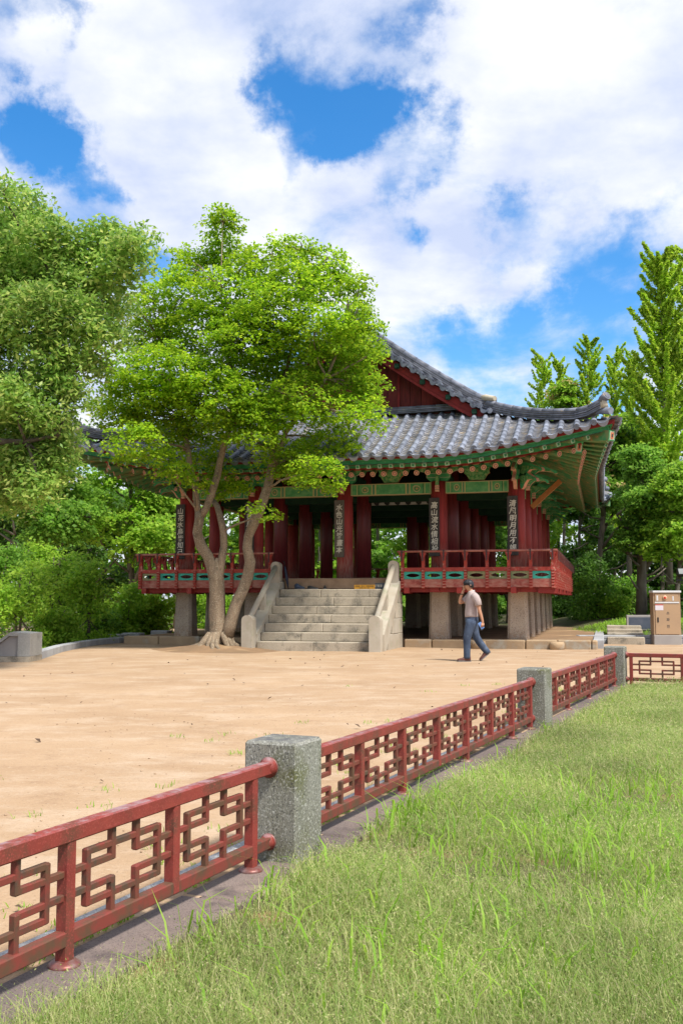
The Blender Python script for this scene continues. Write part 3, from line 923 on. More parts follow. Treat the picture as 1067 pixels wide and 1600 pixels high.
def carved_board():
    """flower-pot shaped strut between lintel and purlin"""
    o = [(-.20, 0), (.20, 0), (.30, .16), (.36, .20), (.34, .27), (.37, .36), (-.37, .36), (-.34, .27), (-.36, .20), (-.30, .16)]
    mb = MB()
    mb.prism(o, -.05, .05, lambda a, b, d: (a, d, b), 0, 1)
    mb.prism([(a * .8, .03 + b * .8) for a, b in o], -.07, -.045, lambda a, b, d: (a, d, b), 0, 1)
    return mb.mesh('carved_strut', ['carved', 'dan_orange'])


def capital():
    """cross block on the column head with a beak that drops down the column face (faces -y)"""
    mb = MB()
    mb.box(-.33, .33, -.10, .10, .12, .26, 0)
    mb.box(-.335, .335, -.105, -.10, .125, .14, 1); mb.box(-.335, .335, -.105, -.10, .245, .26, 1)
    mb.box(-.335, -.315, -.105, -.10, .14, .245, 1); mb.box(.315, .335, -.105, -.10, .14, .245, 1)
    mb.prism([(-.33, .12), (.33, .12), (.20, 0), (-.20, 0)], -.09, .09, lambda a, b, d: (a, d, b), 0)
    # long bracket arm with carved ends along the wall
    mb.prism([(-.62, .42), (.62, .42), (.55, .34), (.42, .30), (.34, .26), (-.34, .26), (-.42, .30), (-.55, .34)], -.055, .055, lambda a, b, d: (a, d, b), 2, 1)
    # beak
    out = [(.05, .45), (.36, .45), (.35, .36), (.33, .22), (.34, .08), (.36, -.12), (.345, -.29), (.275, -.29), (.27, -.1), (.24, .05), (.05, .10)]
    mb.prism(out, -.045, .045, lambda a, b, d: (d, -a, b), 0, 2)
    for k, z in enumerate((-.265, -.20, -.135)):
        mb.box(-.055, .055, -.37, -.262, z - .026, z + .022, 3)
    mb.box(-.04, .04, -.372, -.362, -.02, .12, 2)
    return mb.mesh('capital', ['dan_green', 'dan_white', 'carved', 'dan_pink'])


def wing():
    """curling carved bracket wings stacked in two tiers, pointing +x"""
    mb = MB()
    for z, L in ((.20, .95), (-.06, .72)):
        o = [(0, z + .24), (.25 * L, z + .25), (.5 * L, z + .20), (.75 * L, z + .10), (.95 * L, z + .03), (1.0 * L, z - .05), (.93 * L, z - .06), (.86 * L, z - .01), (.66 * L, z + .02),
             (.46 * L, z + .02), (.33 * L, z - .06), (.22 * L, z - .18), (.12 * L, z - .22), (.06 * L, z - .15), (0, z - .1)]
        mb.prism(o, -.05, .05, lambda a, b, d: (a, d, b), 0, 1)
        o2 = [(a * .8 + .05, z + (b - z) * .5 + .03) for a, b in o]
        mb.prism(o2, -.058, .058, lambda a, b, d: (a, d, b), 2, 2)
    return mb.mesh('wing_bracket', ['dan_green', 'dan_pink', 'carved'])


carved = carved_board(); cap = capital(); wng = wing()
for a, b, out in sides:
    d = (b - a).normalized(); Lb = (b - a).length
    m = frame((a + b) / 2, d, -out, Vector((0, 0, 1)))
    put(MB().box(-Lb / 2 + .2, Lb / 2 - .2, -.10, .10, L0, L1).mesh('lintel', 'lintel'), 'lintel', pav, mat=m)
    put(MB().box(-Lb / 2, Lb / 2, -.11, .11, L1 + .40, L1 + .52).mesh('purlin_support', 'dan_green'), 'purlin_support', pav, mat=m)
    put(MB().tube([(-Lb / 2, 0, L1 + .60), (Lb / 2, 0, L1 + .60)], .12, 12).mesh('purlin', 'dan_green'), 'purlin', pav, mat=m)
    put(carved, 'carved_strut', pav, mat=m @ Matrix.Translation((0, 0, L1 + .03)))
    put(cap, 'capital', pav, mat=frame(a, d, -out, Vector((0, 0, 1))) @ Matrix.Translation((0, 0, L1)))
for cu, cv, ou, ov in ((0, 0, 1, -1), (W0, 0, -1, -1), (0, DV, 1, 1), (W0, DV, -1, 1)):
    for d in (Vector((ou, 0, 0)), Vector((ou, ov, 0)).normalized(), Vector((0, ov, 0))):
        put(wng, 'wing_bracket', pav, mat=frame(Vector((cu, cv, L1)) + d * .18, d, Vector((-d.y, d.x, 0)), Vector((0, 0, 1))))
for v in VY[1:-1]:
    for u, du in ((0, 1), (W0, -1)):
        put(wng, 'wing_bracket', pav, mat=frame(Vector((u + .15 * du, v, L1)), Vector((du, 0, 0)), Vector((0, du, 0)), Vector((0, 0, 1))))
# the fresh timber strut under the right corner
put(MB().box(-.07, .07, -.07, .07, 0, 1.15).mesh('strut', 'new_wood'), 'strut', pav, mat=Matrix.Translation((.25, 2.35, 4.05)) @ Matrix.Rotation(math.radians(48), 4, 'Y'))
# inside: cross beams, dark ceiling frame, white infill over the inner beam
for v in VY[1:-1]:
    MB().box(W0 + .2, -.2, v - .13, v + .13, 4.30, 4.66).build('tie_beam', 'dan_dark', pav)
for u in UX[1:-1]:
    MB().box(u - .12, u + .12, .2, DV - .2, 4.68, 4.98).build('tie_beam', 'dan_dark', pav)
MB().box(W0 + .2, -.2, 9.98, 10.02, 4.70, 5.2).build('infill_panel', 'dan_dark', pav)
for a, b in zip(UX[1:], UX[:-1]):
    if a != UX[2]: continue
    mb = MB().box(a + .25, b - .25, 2.34, 2.38, 4.22, 4.38)
    mb.build('infill_panel', 'plaster', pav)
    n = int((b - a - .5) / .33)
    for k in range(n):
        MB().tube([(a + .42 + k * .33, 2.26, 4.30), (a + .42 + k * .33, 2.34, 4.30)], .085, 10).build('rafter_end', 'dan_black', pav)

# ------------------------------------------------------------------ roof geometry
EV = 2.30             # eave overhang
LIFT, BULGE, CR = .66, .46, 4.3
VG = 1.1              # gable wall plane
VV = .55              # verge plane
HW = -W0 / 2 + EV     # half width to the eave


def hgt(d): return 5.10 + .42 * d + .0250 * d * d


def RS(u0, v0, slope=None, dz=0.0):
    """roof surface point for plan coordinates before the corner flare"""
    dl, dr = u0 - (W0 - EV), EV - u0
    df, db = v0 + EV, DV + EV - v0
    d2, su = (dl, -1) if dl < dr else (dr, 1)
    d1, sv = (df, -1) if df < db else (db, 1)
    d2, d1 = max(d2, 0), max(d1, 0)
    d = {'front': d1, 'side': d2, None: min(d1, d2)}[slope]
    g = max(0.0, 1 - max(d1, d2) / CR) ** 1.7
    return Vector((u0 + su * BULGE * g * max(0, 1 - d2 / 3), v0 + sv * BULGE * g * max(0, 1 - d1 / 3), hgt(d) + LIFT * g * (1 - 0.45 * min(1, min(d1, d2) / 3.4)) + dz))


roof = MB().box(UC - .2, UC + .2, 2, 10.5, 8.4, 8.6).build('roof', 'roof_mud', pav)
GD = EV + VG          # depth of the front hip skirt


def sheet(dz, mat, name, inset=0.0, lim=99, beg=0.0):
    """continuous sheet below the tiles"""
    mb = MB()
    nd = 14

    def patch(fn, na, nb):
        vs, fs = [], []
        for i in range(na + 1):
            for j in range(nb + 1): vs.append(fn(i / na, j / nb))
        for i in range(na):
            for j in range(nb):
                q = i * (nb + 1) + j
                fs.append((q, q + 1, q + nb + 2, q + nb + 1))
        mb.add(vs, fs, 0, True)
    for sv in (0, 1):
        def front(a, b, sv=sv):
            d = max(inset, beg) + (min(GD, lim) - max(inset, beg)) * b
            u = lerp(W0 - EV + d, EV - d, a); v = -EV + d
            return RS(u, v if sv == 0 else DV - v, 'front', dz)
        patch(front, 44, 8)
    for su in (0, 1):
        def side(a, b, su=su):
            d = max(inset, beg) + (min(HW, lim) - max(inset, beg)) * b
            e = min(d, GD) if d < GD else EV + VV
            v = lerp(-EV + e, DV + EV - e, a)
            u = EV - d
            return RS(u if su == 0 else W0 - u, v, 'side', dz)
        patch(side, 50, 16)
    return mb.build(name, mat, roof)


sheet(-.03, 'roof_mud', 'roof_bed', .06)
sheet(-.30, 'soffit', 'soffit', .12, 2.6)
sheet(-.30, 'shaded_ceiling', 'ceiling', .12, 99, 2.6)

# tiles -------------------------------------------------
TR = .074


def half_tile():
    mb = MB(); rs = []
    n = 8
    for y, r_ in ((0, 1.0), (.92, .93), (.92, .86), (1.0, .86)):
        rs.append([(TR * r_ * math.cos(math.pi * k / n), y, TR * r_ * math.sin(math.pi * k / n)) for k in range(n + 1)])
    mb.rings(rs, 0, True, False, False, closed=False)
    return mb.mesh('round_tile', 'tile')


def end_tile():
    """round antefix with relief rings; faces -y"""
    mb = MB()
    prof = [(TR * 1.0, .10), (TR * 1.06, .0), (TR * .95, -.006), (TR * .86, .006), (TR * .62, .006), (TR * .55, -.004), (TR * .36, -.004), (TR * .30, .008), (TR * .12, -.004), (0.002, -.006)]
    n = 14
    rs = [[(q * math.cos(2 * math.pi * k / n), y, q * math.sin(2 * math.pi * k / n)) for k in range(n)] for q, y in prof]
    mb.rings(rs, 0, False, False, True)
    return mb.mesh('end_tile', 'tile')


def drip_tile(w):
    """crescent drip tile hanging below a channel; faces -y"""
    mb = MB(); n = 8; top, bot = [], []
    for k in range(n + 1):
        a = -1 + 2 * k / n
        top.append((a * w * .5, -.055 * (1 - a * a) + .015))
        bot.append((a * w * .47, -.055 * (1 - a * a) - .095 * (1 - abs(a) ** 2.6)))
    for y0, y1, s in ((-.012, .012, 1.0),):
        o = [(a, b) for a, b in top] + [(a, b) for a, b in bot[::-1][1:-1]]
        mb.prism(o, y0, y1, lambda a, b, d: (a, d - b * .25, b))
    o2 = [(a * .8, b * .86 - .012) for a, b in top] + [(a * .8, b * .9 - .008) for a, b in bot[::-1][1:-1]]
    mb.prism(o2, -.02, -.010, lambda a, b, d: (a, d - b * .25, b))
    # the tile's own tray going back
    rs = []
    for y in (0, .3):
        rs.append([(a, y, b) for a, b in top])
    mb.rings(rs, 0, True, False, False, closed=False)
    return mb.mesh('drip_tile', 'tile')


HT = half_tile(); ET = end_tile(); STEP = .336; DT = drip_tile(STEP - .02)


def tile_frame(p, q, across):
    y = (q - p).normalized(); z = across.cross(y).normalized(); x = y.cross(z)
    return frame(p, x, y, z), (q - p).length


def flat_tiles(mb, fn, d0, d1, step, w, across_sign):
    """concave tiles of one channel: fn(x offset, d) -> point; exposed front edges stand proud"""
    k = 0; d = d0
    na = 4
    while d < d1 - .02:
        e = min(d1, d + step * 1.25)
        A, B = [], []
        for i in range(na + 1):
            a = -1 + 2 * i / na
            sag = -.062 * (1 - a * a) + .012
            A.append(fn(a * w / 2, d) + Vector((0, 0, sag + .036)))
            B.append(fn(a * w / 2, e) + Vector((0, 0, sag + .002)))
        C_ = [p - Vector((0, 0, .040)) for p in A]
        vs = A + B + C_; n = na + 1
        fs = []
        for i in range(na):
            fs += [(i, i + 1, n + i + 1, n + i), (i, 2 * n + i, 2 * n + i + 1, i + 1)]
        mb.add(vs, fs)
        d += step; k += 1


def slope_tiles(side, detail):
    """rows of round tiles with concave channels between; detail: pieces as single objects"""
    cov = MB(); rest = MB()
    if side in ('front', 'back'):
        half = HW
        fn0 = (lambda x, d: RS(UC + x, -EV + d, 'front')) if side == 'front' else (lambda x, d: RS(UC - x, DV + EV - d, 'front'))
        top = lambda x: min(HW - abs(x), GD - .05)
    else:
        half = DV / 2 + EV
        fn0 = (lambda x, d: RS(EV - d, DV / 2 + x, 'side')) if side == 'right' else (lambda x, d: RS(W0 - EV + d, DV / 2 - x, 'side'))

        def top(x):
            q = half - abs(x)
            return q if q < GD else (HW if q > EV + VV + .02 else GD)
    n = int(half / STEP)
    for i in range(-n, n + 1):
        x = i * STEP
        t = top(x)
        if t > .25:
            d = -.02; nseg = max(1, round(t / .36)); ds = (t - d) / nseg
            for k in range(nseg):
                p, q = fn0(x, d + k * ds) + Vector((0, 0, .02)), fn0(x, min(t, d + (k + 1) * ds + .02)) + Vector((0, 0, .02))
                ac = (fn0(x + .05, max(0, d + k * ds)) - fn0(x - .05, max(0, d + k * ds))).normalized()
                m, L = tile_frame(p, q, ac)
                if detail:
                    put(HT, 'round_tile', roof, mat=m @ Matrix.Diagonal((1, L * 1.06, 1, 1)))
                else:
                    rs = []
                    for y, r_ in ((0, TR), (L, TR * .92)):
                        rs.append([m @ Vector((r_ * math.cos(math.pi * j / 4), y, r_ * math.sin(math.pi * j / 4))) for j in range(5)])
                    rest.rings(rs, 0, True, False, False, closed=False)
                if k == 0:
                    if side in ('front', 'right'): put(ET, 'end_tile', roof, mat=m @ Matrix.Translation((0, -.012, 0)))
                    else: rest.rings([[m @ Vector((TR * math.cos(2 * math.pi * j / 8) * s_, -.01, TR * math.sin(2 * math.pi * j / 8) * s_)) for j in range(8)] for s_ in (1, .5)], 0, False, False, True)
        xc = x + STEP / 2
        tc = top(xc)
        if i < n and tc > .1:
            flat_tiles(cov, lambda a, d, xc=xc: fn0(xc + a, d), .03, tc, .135 if detail else .25, STEP - .06, 1)
            p, q = fn0(xc, -.05), fn0(xc, .25)
            ac = (fn0(xc + .05, 0) - fn0(xc - .05, 0)).normalized()
            m, L = tile_frame(p, q, ac)
            if side in ('front', 'right'): put(DT, 'drip_tile', roof, mat=m @ Matrix.Translation((0, -.02, -.0)))
    tag(cov.build('channel_tiles', 'tile_flat', roof), kind='stuff')
    if rest.v: tag(rest.build('cover_tiles', 'tile_flat', roof), kind='stuff')


slope_tiles('front', True)
slope_tiles('right', False)
slope_tiles('left', False)
slope_tiles('back', False)


# eave boards ---------------------------------------------
def sweep(name, pts, ups, sides_, w, h, mat, parent):
    """rectangular section swept along pts; section from 0..-h (down) and 0..w (inwards)"""
    rs = [[p, p + s_ * w, p + s_ * w - u_ * h, p - u_ * h] for p, u_, s_ in zip(pts, ups, sides_)]
    return MB().rings(rs, 0, False).build(name, mat, parent)


def eave_run(side, d, dz, n=44):
    pts, ins = [], []
    half = HW if side in ('front', 'back') else DV / 2 + EV
    for i in range(n + 1):
        x = lerp(-half + d, half - d, i / n)
        p = {'front': lambda: RS(UC + x, -EV + d, 'front', dz), 'back': lambda: RS(UC - x, DV + EV - d, 'front', dz),
             'right': lambda: RS(EV - d, DV / 2 + x, 'side', dz), 'left': lambda: RS(W0 - EV + d, DV / 2 - x, 'side', dz)}[side]()
        pts.append(p)
        ins.append({'front': Vector((0, 1, 0)), 'back': Vector((0, -1, 0)), 'right': Vector((-1, 0, 0)), 'left': Vector((1, 0, 0))}[side])
    return pts, ins


UPV = Vector((0, 0, 1))
for side in ('front', 'right', 'left', 'back'):
    for nm, d, dz, w, h, mt in (('tile_batten', .10, -.035, .06, .10, 'board_red'), ('eave_board', .14, -.135, .05, .05, 'dan_green'), ('eave_board', .20, -.19, .04, .10, 'dan_green'), ('rafter_board', .80, -.60, .04, .035, 'dan_orange'),
                                ('rafter_board', .74, -.545, .05, .05, 'beam_red'), ('rafter_board', .70, -.42, .05, .12, 'dan_green')):
        p, s_ = eave_run(side, d, dz)
        sweep(nm, p, [UPV] * len(p), s_, w, h, mt, roof)


def rafter_mesh():
    """unit round rafter along +y from its painted end at the origin"""
    mb = MB(); n = 12; R_ = .074
    ring = lambda q, y: [(q * math.cos(2 * math.pi * k / n), y, q * math.sin(2 * math.pi * k / n)) for k in range(n)]
    mb.rings([ring(R_, 0), ring(R_, 1)], 0, True, False, False)
    mb.rings([ring(R_, .10), ring(R_ * 1.02, .10), ring(R_ * 1.02, .0)], 1, True, False, False) if False else None
    for a, b, mi in ((1, .70, 2), (.70, .46, 3), (.46, .24, 2), (.24, .01, 1)):
        mb.rings([ring(R_ * a, 0), ring(R_ * b, 0)], mi, False, False, False)
    return mb.mesh('rafter', ['rafter', 'dan_orange', 'dan_pink', 'dan_black'])


def flying_mesh():
    mb = MB(); w = .055
    mb.box(-w, w, 0.004, 1, -w, w, 0)
    for a, mi, y in ((1.0, 1, 0.0), (.72, 2, -.002), (.30, 3, -.004)):
        mb.box(-w * a, w * a, y, .0035 if a == 1.0 else y + .0015, -w * a, w * a, mi)
    return mb.mesh('flying_rafter', ['rafter', 'dan_white', 'dan_green', 'dan_black'])


RM, FM = rafter_mesh(), flying_mesh()
fan = 3.0


def rafters(side):
    half = HW if side in ('front', 'back') else DV / 2 + EV
    sp = .30; n = int((half - .35) / sp)
    halfc = half - EV            # column line

    def P(x, d, dz):
        return {'front': lambda: RS(UC + x, -EV + d, 'front', dz), 'back': lambda: RS(UC - x, DV + EV - d, 'front', dz),
                'right': lambda: RS(EV - d, DV / 2 + x, 'side', dz), 'left': lambda: RS(W0 - EV + d, DV / 2 - x, 'side', dz)}[side]()
    for i in range(-n, n + 1):
        x = i * sp
        for kind, d_end, dz, d_in, me in (('rafter', .66, -.705, 2.75, RM), ('flying_rafter', .165, -.345, 1.15, FM)):
            if abs(x) > half - d_end - .12: continue
            ax = abs(x); sg = 1 if x >= 0 else -1
            xi = ax
            fx = halfc - 2.2                                   # fan starts here, its centre lies inside the corner
            if ax > fx:
                t = (ax - fx) / (half - d_end - fx)            # 0..1
                xi = lerp(ax, fx + (ax - fx) * (1 - (d_in - d_end) / (d_end * -1 + EV + 2.2)), 1.0)
                if d_in - EV > 0: xi = min(xi, halfc + EV - d_in - .05)
                xi = min(xi, half - d_in - .05)
                if xi < fx * 0.5: xi = fx * .5
            pe = P(x, d_end, dz)
            pi = P(sg * xi, d_in, dz + .05)
            ac = (P(x + .05, d_end, dz) - P(x - .05, d_end, dz)).normalized()
            m, L = tile_frame(pe, pi, ac)
            put(me, kind, roof, mat=m @ Matrix.Diagonal((1, L, 1, 1)))


for side in ('front', 'right', 'left'): rafters(side)
# hip rafters at the corners, two tiers with painted ends
for su, sv in ((1, -1), (-1, -1), (1, 1), (-1, 1)):
    cu, cv = (EV if su > 0 else W0 - EV), (-EV if sv < 0 else DV + EV)
    for d_end, dz, d_in, w, h in ((.16, -.44, 1.6, .10, .13), (.80, -.66, 3.3, .12, .15)):
        p = RS(cu - su * d_end, cv - sv * d_end, None, dz); q = RS(cu - su * d_in, cv - sv * d_in, None, dz + .02)
        m, L = tile_frame(p, q, Vector((su * -sv * -1, 1, 0)).normalized() if False else Vector((-(q - p).y, (q - p).x, 0)).normalized() * -1)
        mb = MB().box(-w, w, 0, L, -h, h, 0)
        mb.box(-w, w, -.012, -.001, -h, h, 1); mb.box(-w * .78, w * .78, -.02, -.013, -h * .82, h * .82, 2)
        mb.box(-w * .45, w * .45, -.027, -.021, -h * .6, h * .6, 3); mb.box(-w * .2, w * .2, -.032, -.028, -h * .3, h * .3, 4)
        put(mb.mesh('hip_rafter', ['rafter', 'dan_green', 'dan_white', 'dan_orange', 'dan_black']), 'hip_rafter', roof, mat=m)


# gable ----------------------------------------------------
def layered_ridge(name, pts, up, w, layers, lh, cap_r, parent, seg=.32):
    """ridge of stacked flat tiles and a round cap: layers alternate in width, cap tiles are single rounds"""
    mb = MB()
    n = len(pts)
    tang = [(pts[min(i + 1, n - 1)] - pts[max(i - 1, 0)]).normalized() for i in range(n)]
    for k in range(layers):
        ww = w * (1.0 - .04 * k) * (1.0 if k % 2 == 0 else .88)
        z0, z1 = k * lh, k * lh + lh * .62
        # broken into pieces so that the courses read as tiles
        acc = 0; start = 0
        for i in range(1, n):
            acc += (pts[i] - pts[i - 1]).length
            if acc > seg or i == n - 1:
                rs = []
                for j in (start, i):
                    s_ = tang[j].cross(up).normalized(); u_ = s_.cross(tang[j]).normalized()
                    jit = random.uniform(-.004, .004)
                    rs.append([pts[j] + s_ * (ww + jit) + u_ * z0, pts[j] + s_ * (ww + jit) + u_ * z1, pts[j] - s_ * (ww + jit) + u_ * z1, pts[j] - s_ * (ww + jit) + u_ * z0])
                mb.rings(rs, 0, False)
                start = i; acc = 0
    rs = [[pts[j] + (tang[j].cross(up).normalized()) * sg * w * .66 + up * z for sg, z in ((1, 0), (1, layers * lh), (-1, layers * lh), (-1, 0))] for j in range(n)]
    mb.rings(rs, 1, False)
    acc = 0; start = 0
    for i in range(1, n):
        acc += (pts[i] - pts[i - 1]).length
        if acc > seg or i == n - 1:
            rs = []
            for j, q in ((start, 1.04), (i, .95)):
                s_ = tang[j].cross(up).normalized(); u_ = s_.cross(tang[j]).normalized()
                c = pts[j] + u_ * (layers * lh)
                rs.append([c + (s_ * math.cos(math.pi * a / 8) + u_ * math.sin(math.pi * a / 8)) * cap_r * q for a in range(-1, 10)])
            mb.rings(rs, 0, True, True, True, closed=False)
            start = i; acc = 0
    return tag(mb.build(name, ['ridge_tile', 'roof_mud'], parent), kind='stuff')


def seg_pts(fn, n): return [fn(i / n) for i in range(n + 1)]


def verge(sv):
    """gable on the front (sv=0) or back (sv=1)"""
    F = (lambda v: v) if sv == 0 else (lambda v: DV - v)
    fy = Vector((0, -1, 0)) if sv == 0 else Vector((0, 1, 0))
    for su in (1, -1):
        U = lambda d: UC + su * (HW - d)
        # descending ridge with an upturned end
        def dr(t):
            d = lerp(2.95, HW, t)
            return Vector((U(d), F(VV + .42), hgt(d) + .06 + .16 * max(0, 1 - t * 6) ** 2))
        layered_ridge('descending_ridge', seg_pts(dr, 36), UPV, .13, 5, .055, .085, roof)
        # verge tiles facing out of the gable
        d = 3.05; k = 0
        while d < HW - .02:
            p = Vector((U(d), F(VV - .16), hgt(d) + .05)); q = p - fy * .55
            ac = Vector((su, 0, -(.42 + .05 * d))).normalized() * (1 if sv == 0 else -1) * su
            slope_dir = (Vector((U(d + .05), 0, hgt(d + .05))) - Vector((U(d), 0, hgt(d)))).normalized()
            ac = slope_dir if slope_dir.x > 0 else -slope_dir
            if sv: ac = -ac
            m, L = tile_frame(p, q, ac)
            put(HT, 'verge_tile', roof, mat=m @ Matrix.Diagonal((1, L, 1, 1)))
            if sv == 0:
                put(ET, 'end_tile', roof, mat=m @ Matrix.Translation((0, -.015, 0)))
                d2 = d + STEP * .43
                p2 = Vector((U(d2), F(VV - .18), hgt(d2) + .045)); m2, L2 = tile_frame(p2, p2 - fy * .5, ac)
                put(DT, 'drip_tile', roof, mat=m2 @ Matrix.Diagonal((.92, 1, 1, 1)))
            d += STEP * .86; k += 1
        # barge board and purlin ends
        rs = []
        for i in range(25):
            d = lerp(2.75, HW, i / 24)
            z = hgt(d) - .06
            h = lerp(.36, .32, i / 24)
            rs.append([(U(d), F(VV + .02), z), (U(d), F(VV + .10), z), (U(d), F(VV + .10), z - h), (U(d), F(VV + .02), z - h)])
        MB().rings(rs, 0, False).build('barge_board', 'board_red', roof)
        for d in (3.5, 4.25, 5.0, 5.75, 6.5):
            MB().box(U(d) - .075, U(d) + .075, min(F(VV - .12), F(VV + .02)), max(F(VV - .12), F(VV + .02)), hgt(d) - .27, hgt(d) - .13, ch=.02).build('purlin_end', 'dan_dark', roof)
    # gable boards
    zb = 6.62; x = W0 - EV + 2.8; w = .34
    while x < EV - 2.8:
        e = x + w
        zt = min(hgt(min(x - (W0 - EV), EV - x)), hgt(min(e - (W0 - EV), EV - e))) - .30
        zt2 = hgt(min((x + e) / 2 - (W0 - EV), EV - (x + e) / 2)) - .3
        if zt2 > zb + .1:
            za, zc = hgt(min(x - (W0 - EV), EV - x)) - .3, hgt(min(e - (W0 - EV), EV - e)) - .3
            y0, y1 = sorted((F(VG), F(VG + .05)))
            off = random.uniform(0, .012)
            o = [(x + .006, zb), (e - .006, zb), (e - .006, max(zb + .02, zc)), (x + .006, max(zb + .02, za))]
            MB().prism(o, y0 - off, y1, lambda a, b, d: (a, d, b)).build('gable_plank', 'gable_wood', roof)
        if round((x - (W0 - EV)) / w) % 4 == 0 and zt > zb:
            MB().box(e - .03, e + .03, min(F(VG - .05), F(VG)), max(F(VG - .05), F(VG)), zb, zt).build('gable_batten', 'board_red', roof)
        x = e
    # flashing course where the skirt meets the gable
    def fl(t):
        u = lerp(W0 - EV + 3.0, EV - 3.0, t)
        return Vector((u, F(VG - .14), hgt(GD - .1) + .03 + .10 * abs(2 * t - 1) ** 3))
    layered_ridge('gable_foot_course', seg_pts(fl, 30), UPV, .13, 3, .05, .07, roof)
    p = seg_pts(fl, 20)
    rs = [[q + Vector((0, -.02, .19)), q + Vector((0, .16, .24)), q + Vector((0, .16, .1)), q + Vector((0, -.02, .1))] for q in p]
    MB().rings(rs, 0, False).build('mortar_bead', 'mortar', roof)
    # hip ridges with stacked end tiles
    for su in (1, -1):
        cu = EV if su > 0 else W0 - EV
        cv = -EV if sv == 0 else DV + EV
        sy = 1 if sv == 0 else -1
        def hr(t):
            d = lerp(.28, 3.2, t)
            p = RS(cu - su * d, cv + sy * d, None, .05)
            p.z += .20 * max(0, 1 - t * 5) ** 2
            return p
        hp = seg_pts(hr, 22)
        layered_ridge('hip_ridge', hp, UPV, .135, 4, .055, .085, roof)
        e = hp[0]; dirn = (hp[0] - hp[2]).normalized(); flat = Vector((dirn.x, dirn.y, 0)).normalized()
        mb = MB()
        mb.tube([e + Vector((0, 0, .24)) - flat * .08, e + Vector((0, 0, .33)) + flat * .10], [.10, .115], 14, 0)
        mb.tube([e + Vector((0, 0, .33)) + flat * .10, e + Vector((0, 0, .335)) + flat * .12], [.085, .07], 14, 0)
        mb.build('ridge_end_tile', 'ridge_tile', roof)
        MB().tube([e + Vector((0, 0, .02)) - flat * .02, e + Vector((0, 0, .25)) - flat * .02], [.12, .08], 10, 0).build('mortar_cap', 'mortar', roof)
        for k in (0, 1, 2):
            MB().tube([e + flat * (.02 + .1 * k) + Vector((0, 0, -.06 + .02 * (1 - k))), e - flat * .3 + Vector((0, 0, -.0))], [.09, .08], 12, 0).build('corner_tile', 'tile', roof)
        f0 = hr(1.0)
        MB().tube([f0 + Vector((0, 0, .30)) + Vector((su * -.12, sy * .05, .06)), f0 + Vector((0, 0, .36)), f0 + Vector((su * .15, -sy * .15, .30)), f0 + Vector((su * .28, -sy * .28, .27))], [.09, .1, .09, .07], 10, 0).build('mortar_cap', 'mortar', roof)


verge(0); verge(1)
mrg = seg_pts(lambda t: Vector((UC, lerp(VV - .05, DV - VV + .05, t), hgt(HW) + .02 + .18 * abs(2 * t - 1) ** 2.5)), 40)
layered_ridge('main_ridge', mrg, UPV, .17, 8, .06, .10, roof)

# ------------------------------------------------------------------ stone staircase
stair = thing('staircase', 'stone staircase with sloping side walls leading up to the pavilion floor', 'staircase', PO, YAW)
SX0, SX1, SV0, SN, SD, SR = -6.42, -3.42, -3.25, 7, .31, 1.585 / 7
r = random.Random(9)
for k in range(SN):
    x = SX0; v0 = SV0 + k * SD; cuts = [SX0]
    while cuts[-1] < SX1 - 1.3: cuts.append(cuts[-1] + r.uniform(1.1, 2.0))
    cuts = cuts[:-1] + [SX1] if SX1 - cuts[-1] < .4 else cuts + [SX1]
    for a, b in zip(cuts[:-1], cuts[1:]):
        MB().box(a + .0015, b - .0015, v0 + r.uniform(-.006, .006), (v0 + SD + .06) if k < SN - 1 else -.99, k * SR - (.1 if k == 0 else 0), (k + 1) * SR, ch=.02).build('step', 'stair_stone', stair)
MB().box(SX0 + .05, SX1 - .05, -1.32, -.75, .0, 1.2).build('core', 'plinth_stone', stair)
for x0, x1 in ((SX0 - .34, SX0 - .02), (SX1 + .02, SX1 + .34)):
    # cheek wall of cut blocks under a sloping slab
    blocks = MB()
    for c, (z0, z1) in enumerate(((-.05, .40), (.40, .80), (.80, 1.20), (1.20, 1.58))):
        vstart = -3.05 + (z1) * (2.15 / 1.75)
        v = -.72
        while v > vstart + .1:
            w = r.uniform(.5, .8); e = max(vstart, v - w)
            if e - vstart < .25: e = vstart
            MB().box(x0 + r.uniform(0, .01), x1 - r.uniform(0, .01), e + .004, v - .004, z0 + .003, z1 - .003, ch=.012).build('cheek_block', 'cheek_stone', stair)
            v = e
    # sloping slab
    th = [(-3.2, -.05), (-3.2, .42), (-1.15, 1.80), (-.75, 1.80), (-.75, 1.57), (-1.1, 1.57), (-3.0, -.05)]
    MB().prism(th, x0 - .015, x1 + .015, lambda a, b, d: (d, a, b)).build('string_slab', 'cheek_stone', stair)
    xm = (x0 + x1) / 2

    def rpost(v0, v1, z0, z1, hw):
        o = []
        for k in range(9):
            a = math.pi * k / 8
            o.append((xm + hw * math.cos(a), z1 - .12 + .12 * math.sin(a)))
        o += [(xm - hw, z0), (xm + hw, z0)]
        MB().prism(o, v0, v1, lambda a, b, d: (a, d, b)).build('newel', 'cheek_stone', stair)
    rpost(-3.50, -3.18, -.05, .90, .145)
    rpost(-1.22, -.98, 1.55, 2.36, .135)
    MB().tube([(xm, -3.3, .80), (xm, -1.15, 2.22)], .075, 14).build('handrail', 'cheek_stone', stair)
    MB().prism([(-2.32, .95), (-2.16, 1.05), (-2.16, 1.48), (-2.32, 1.40)], xm - .07, xm + .07, lambda a, b, d: (d, a, b)).build('rail_block', 'cheek_stone', stair)

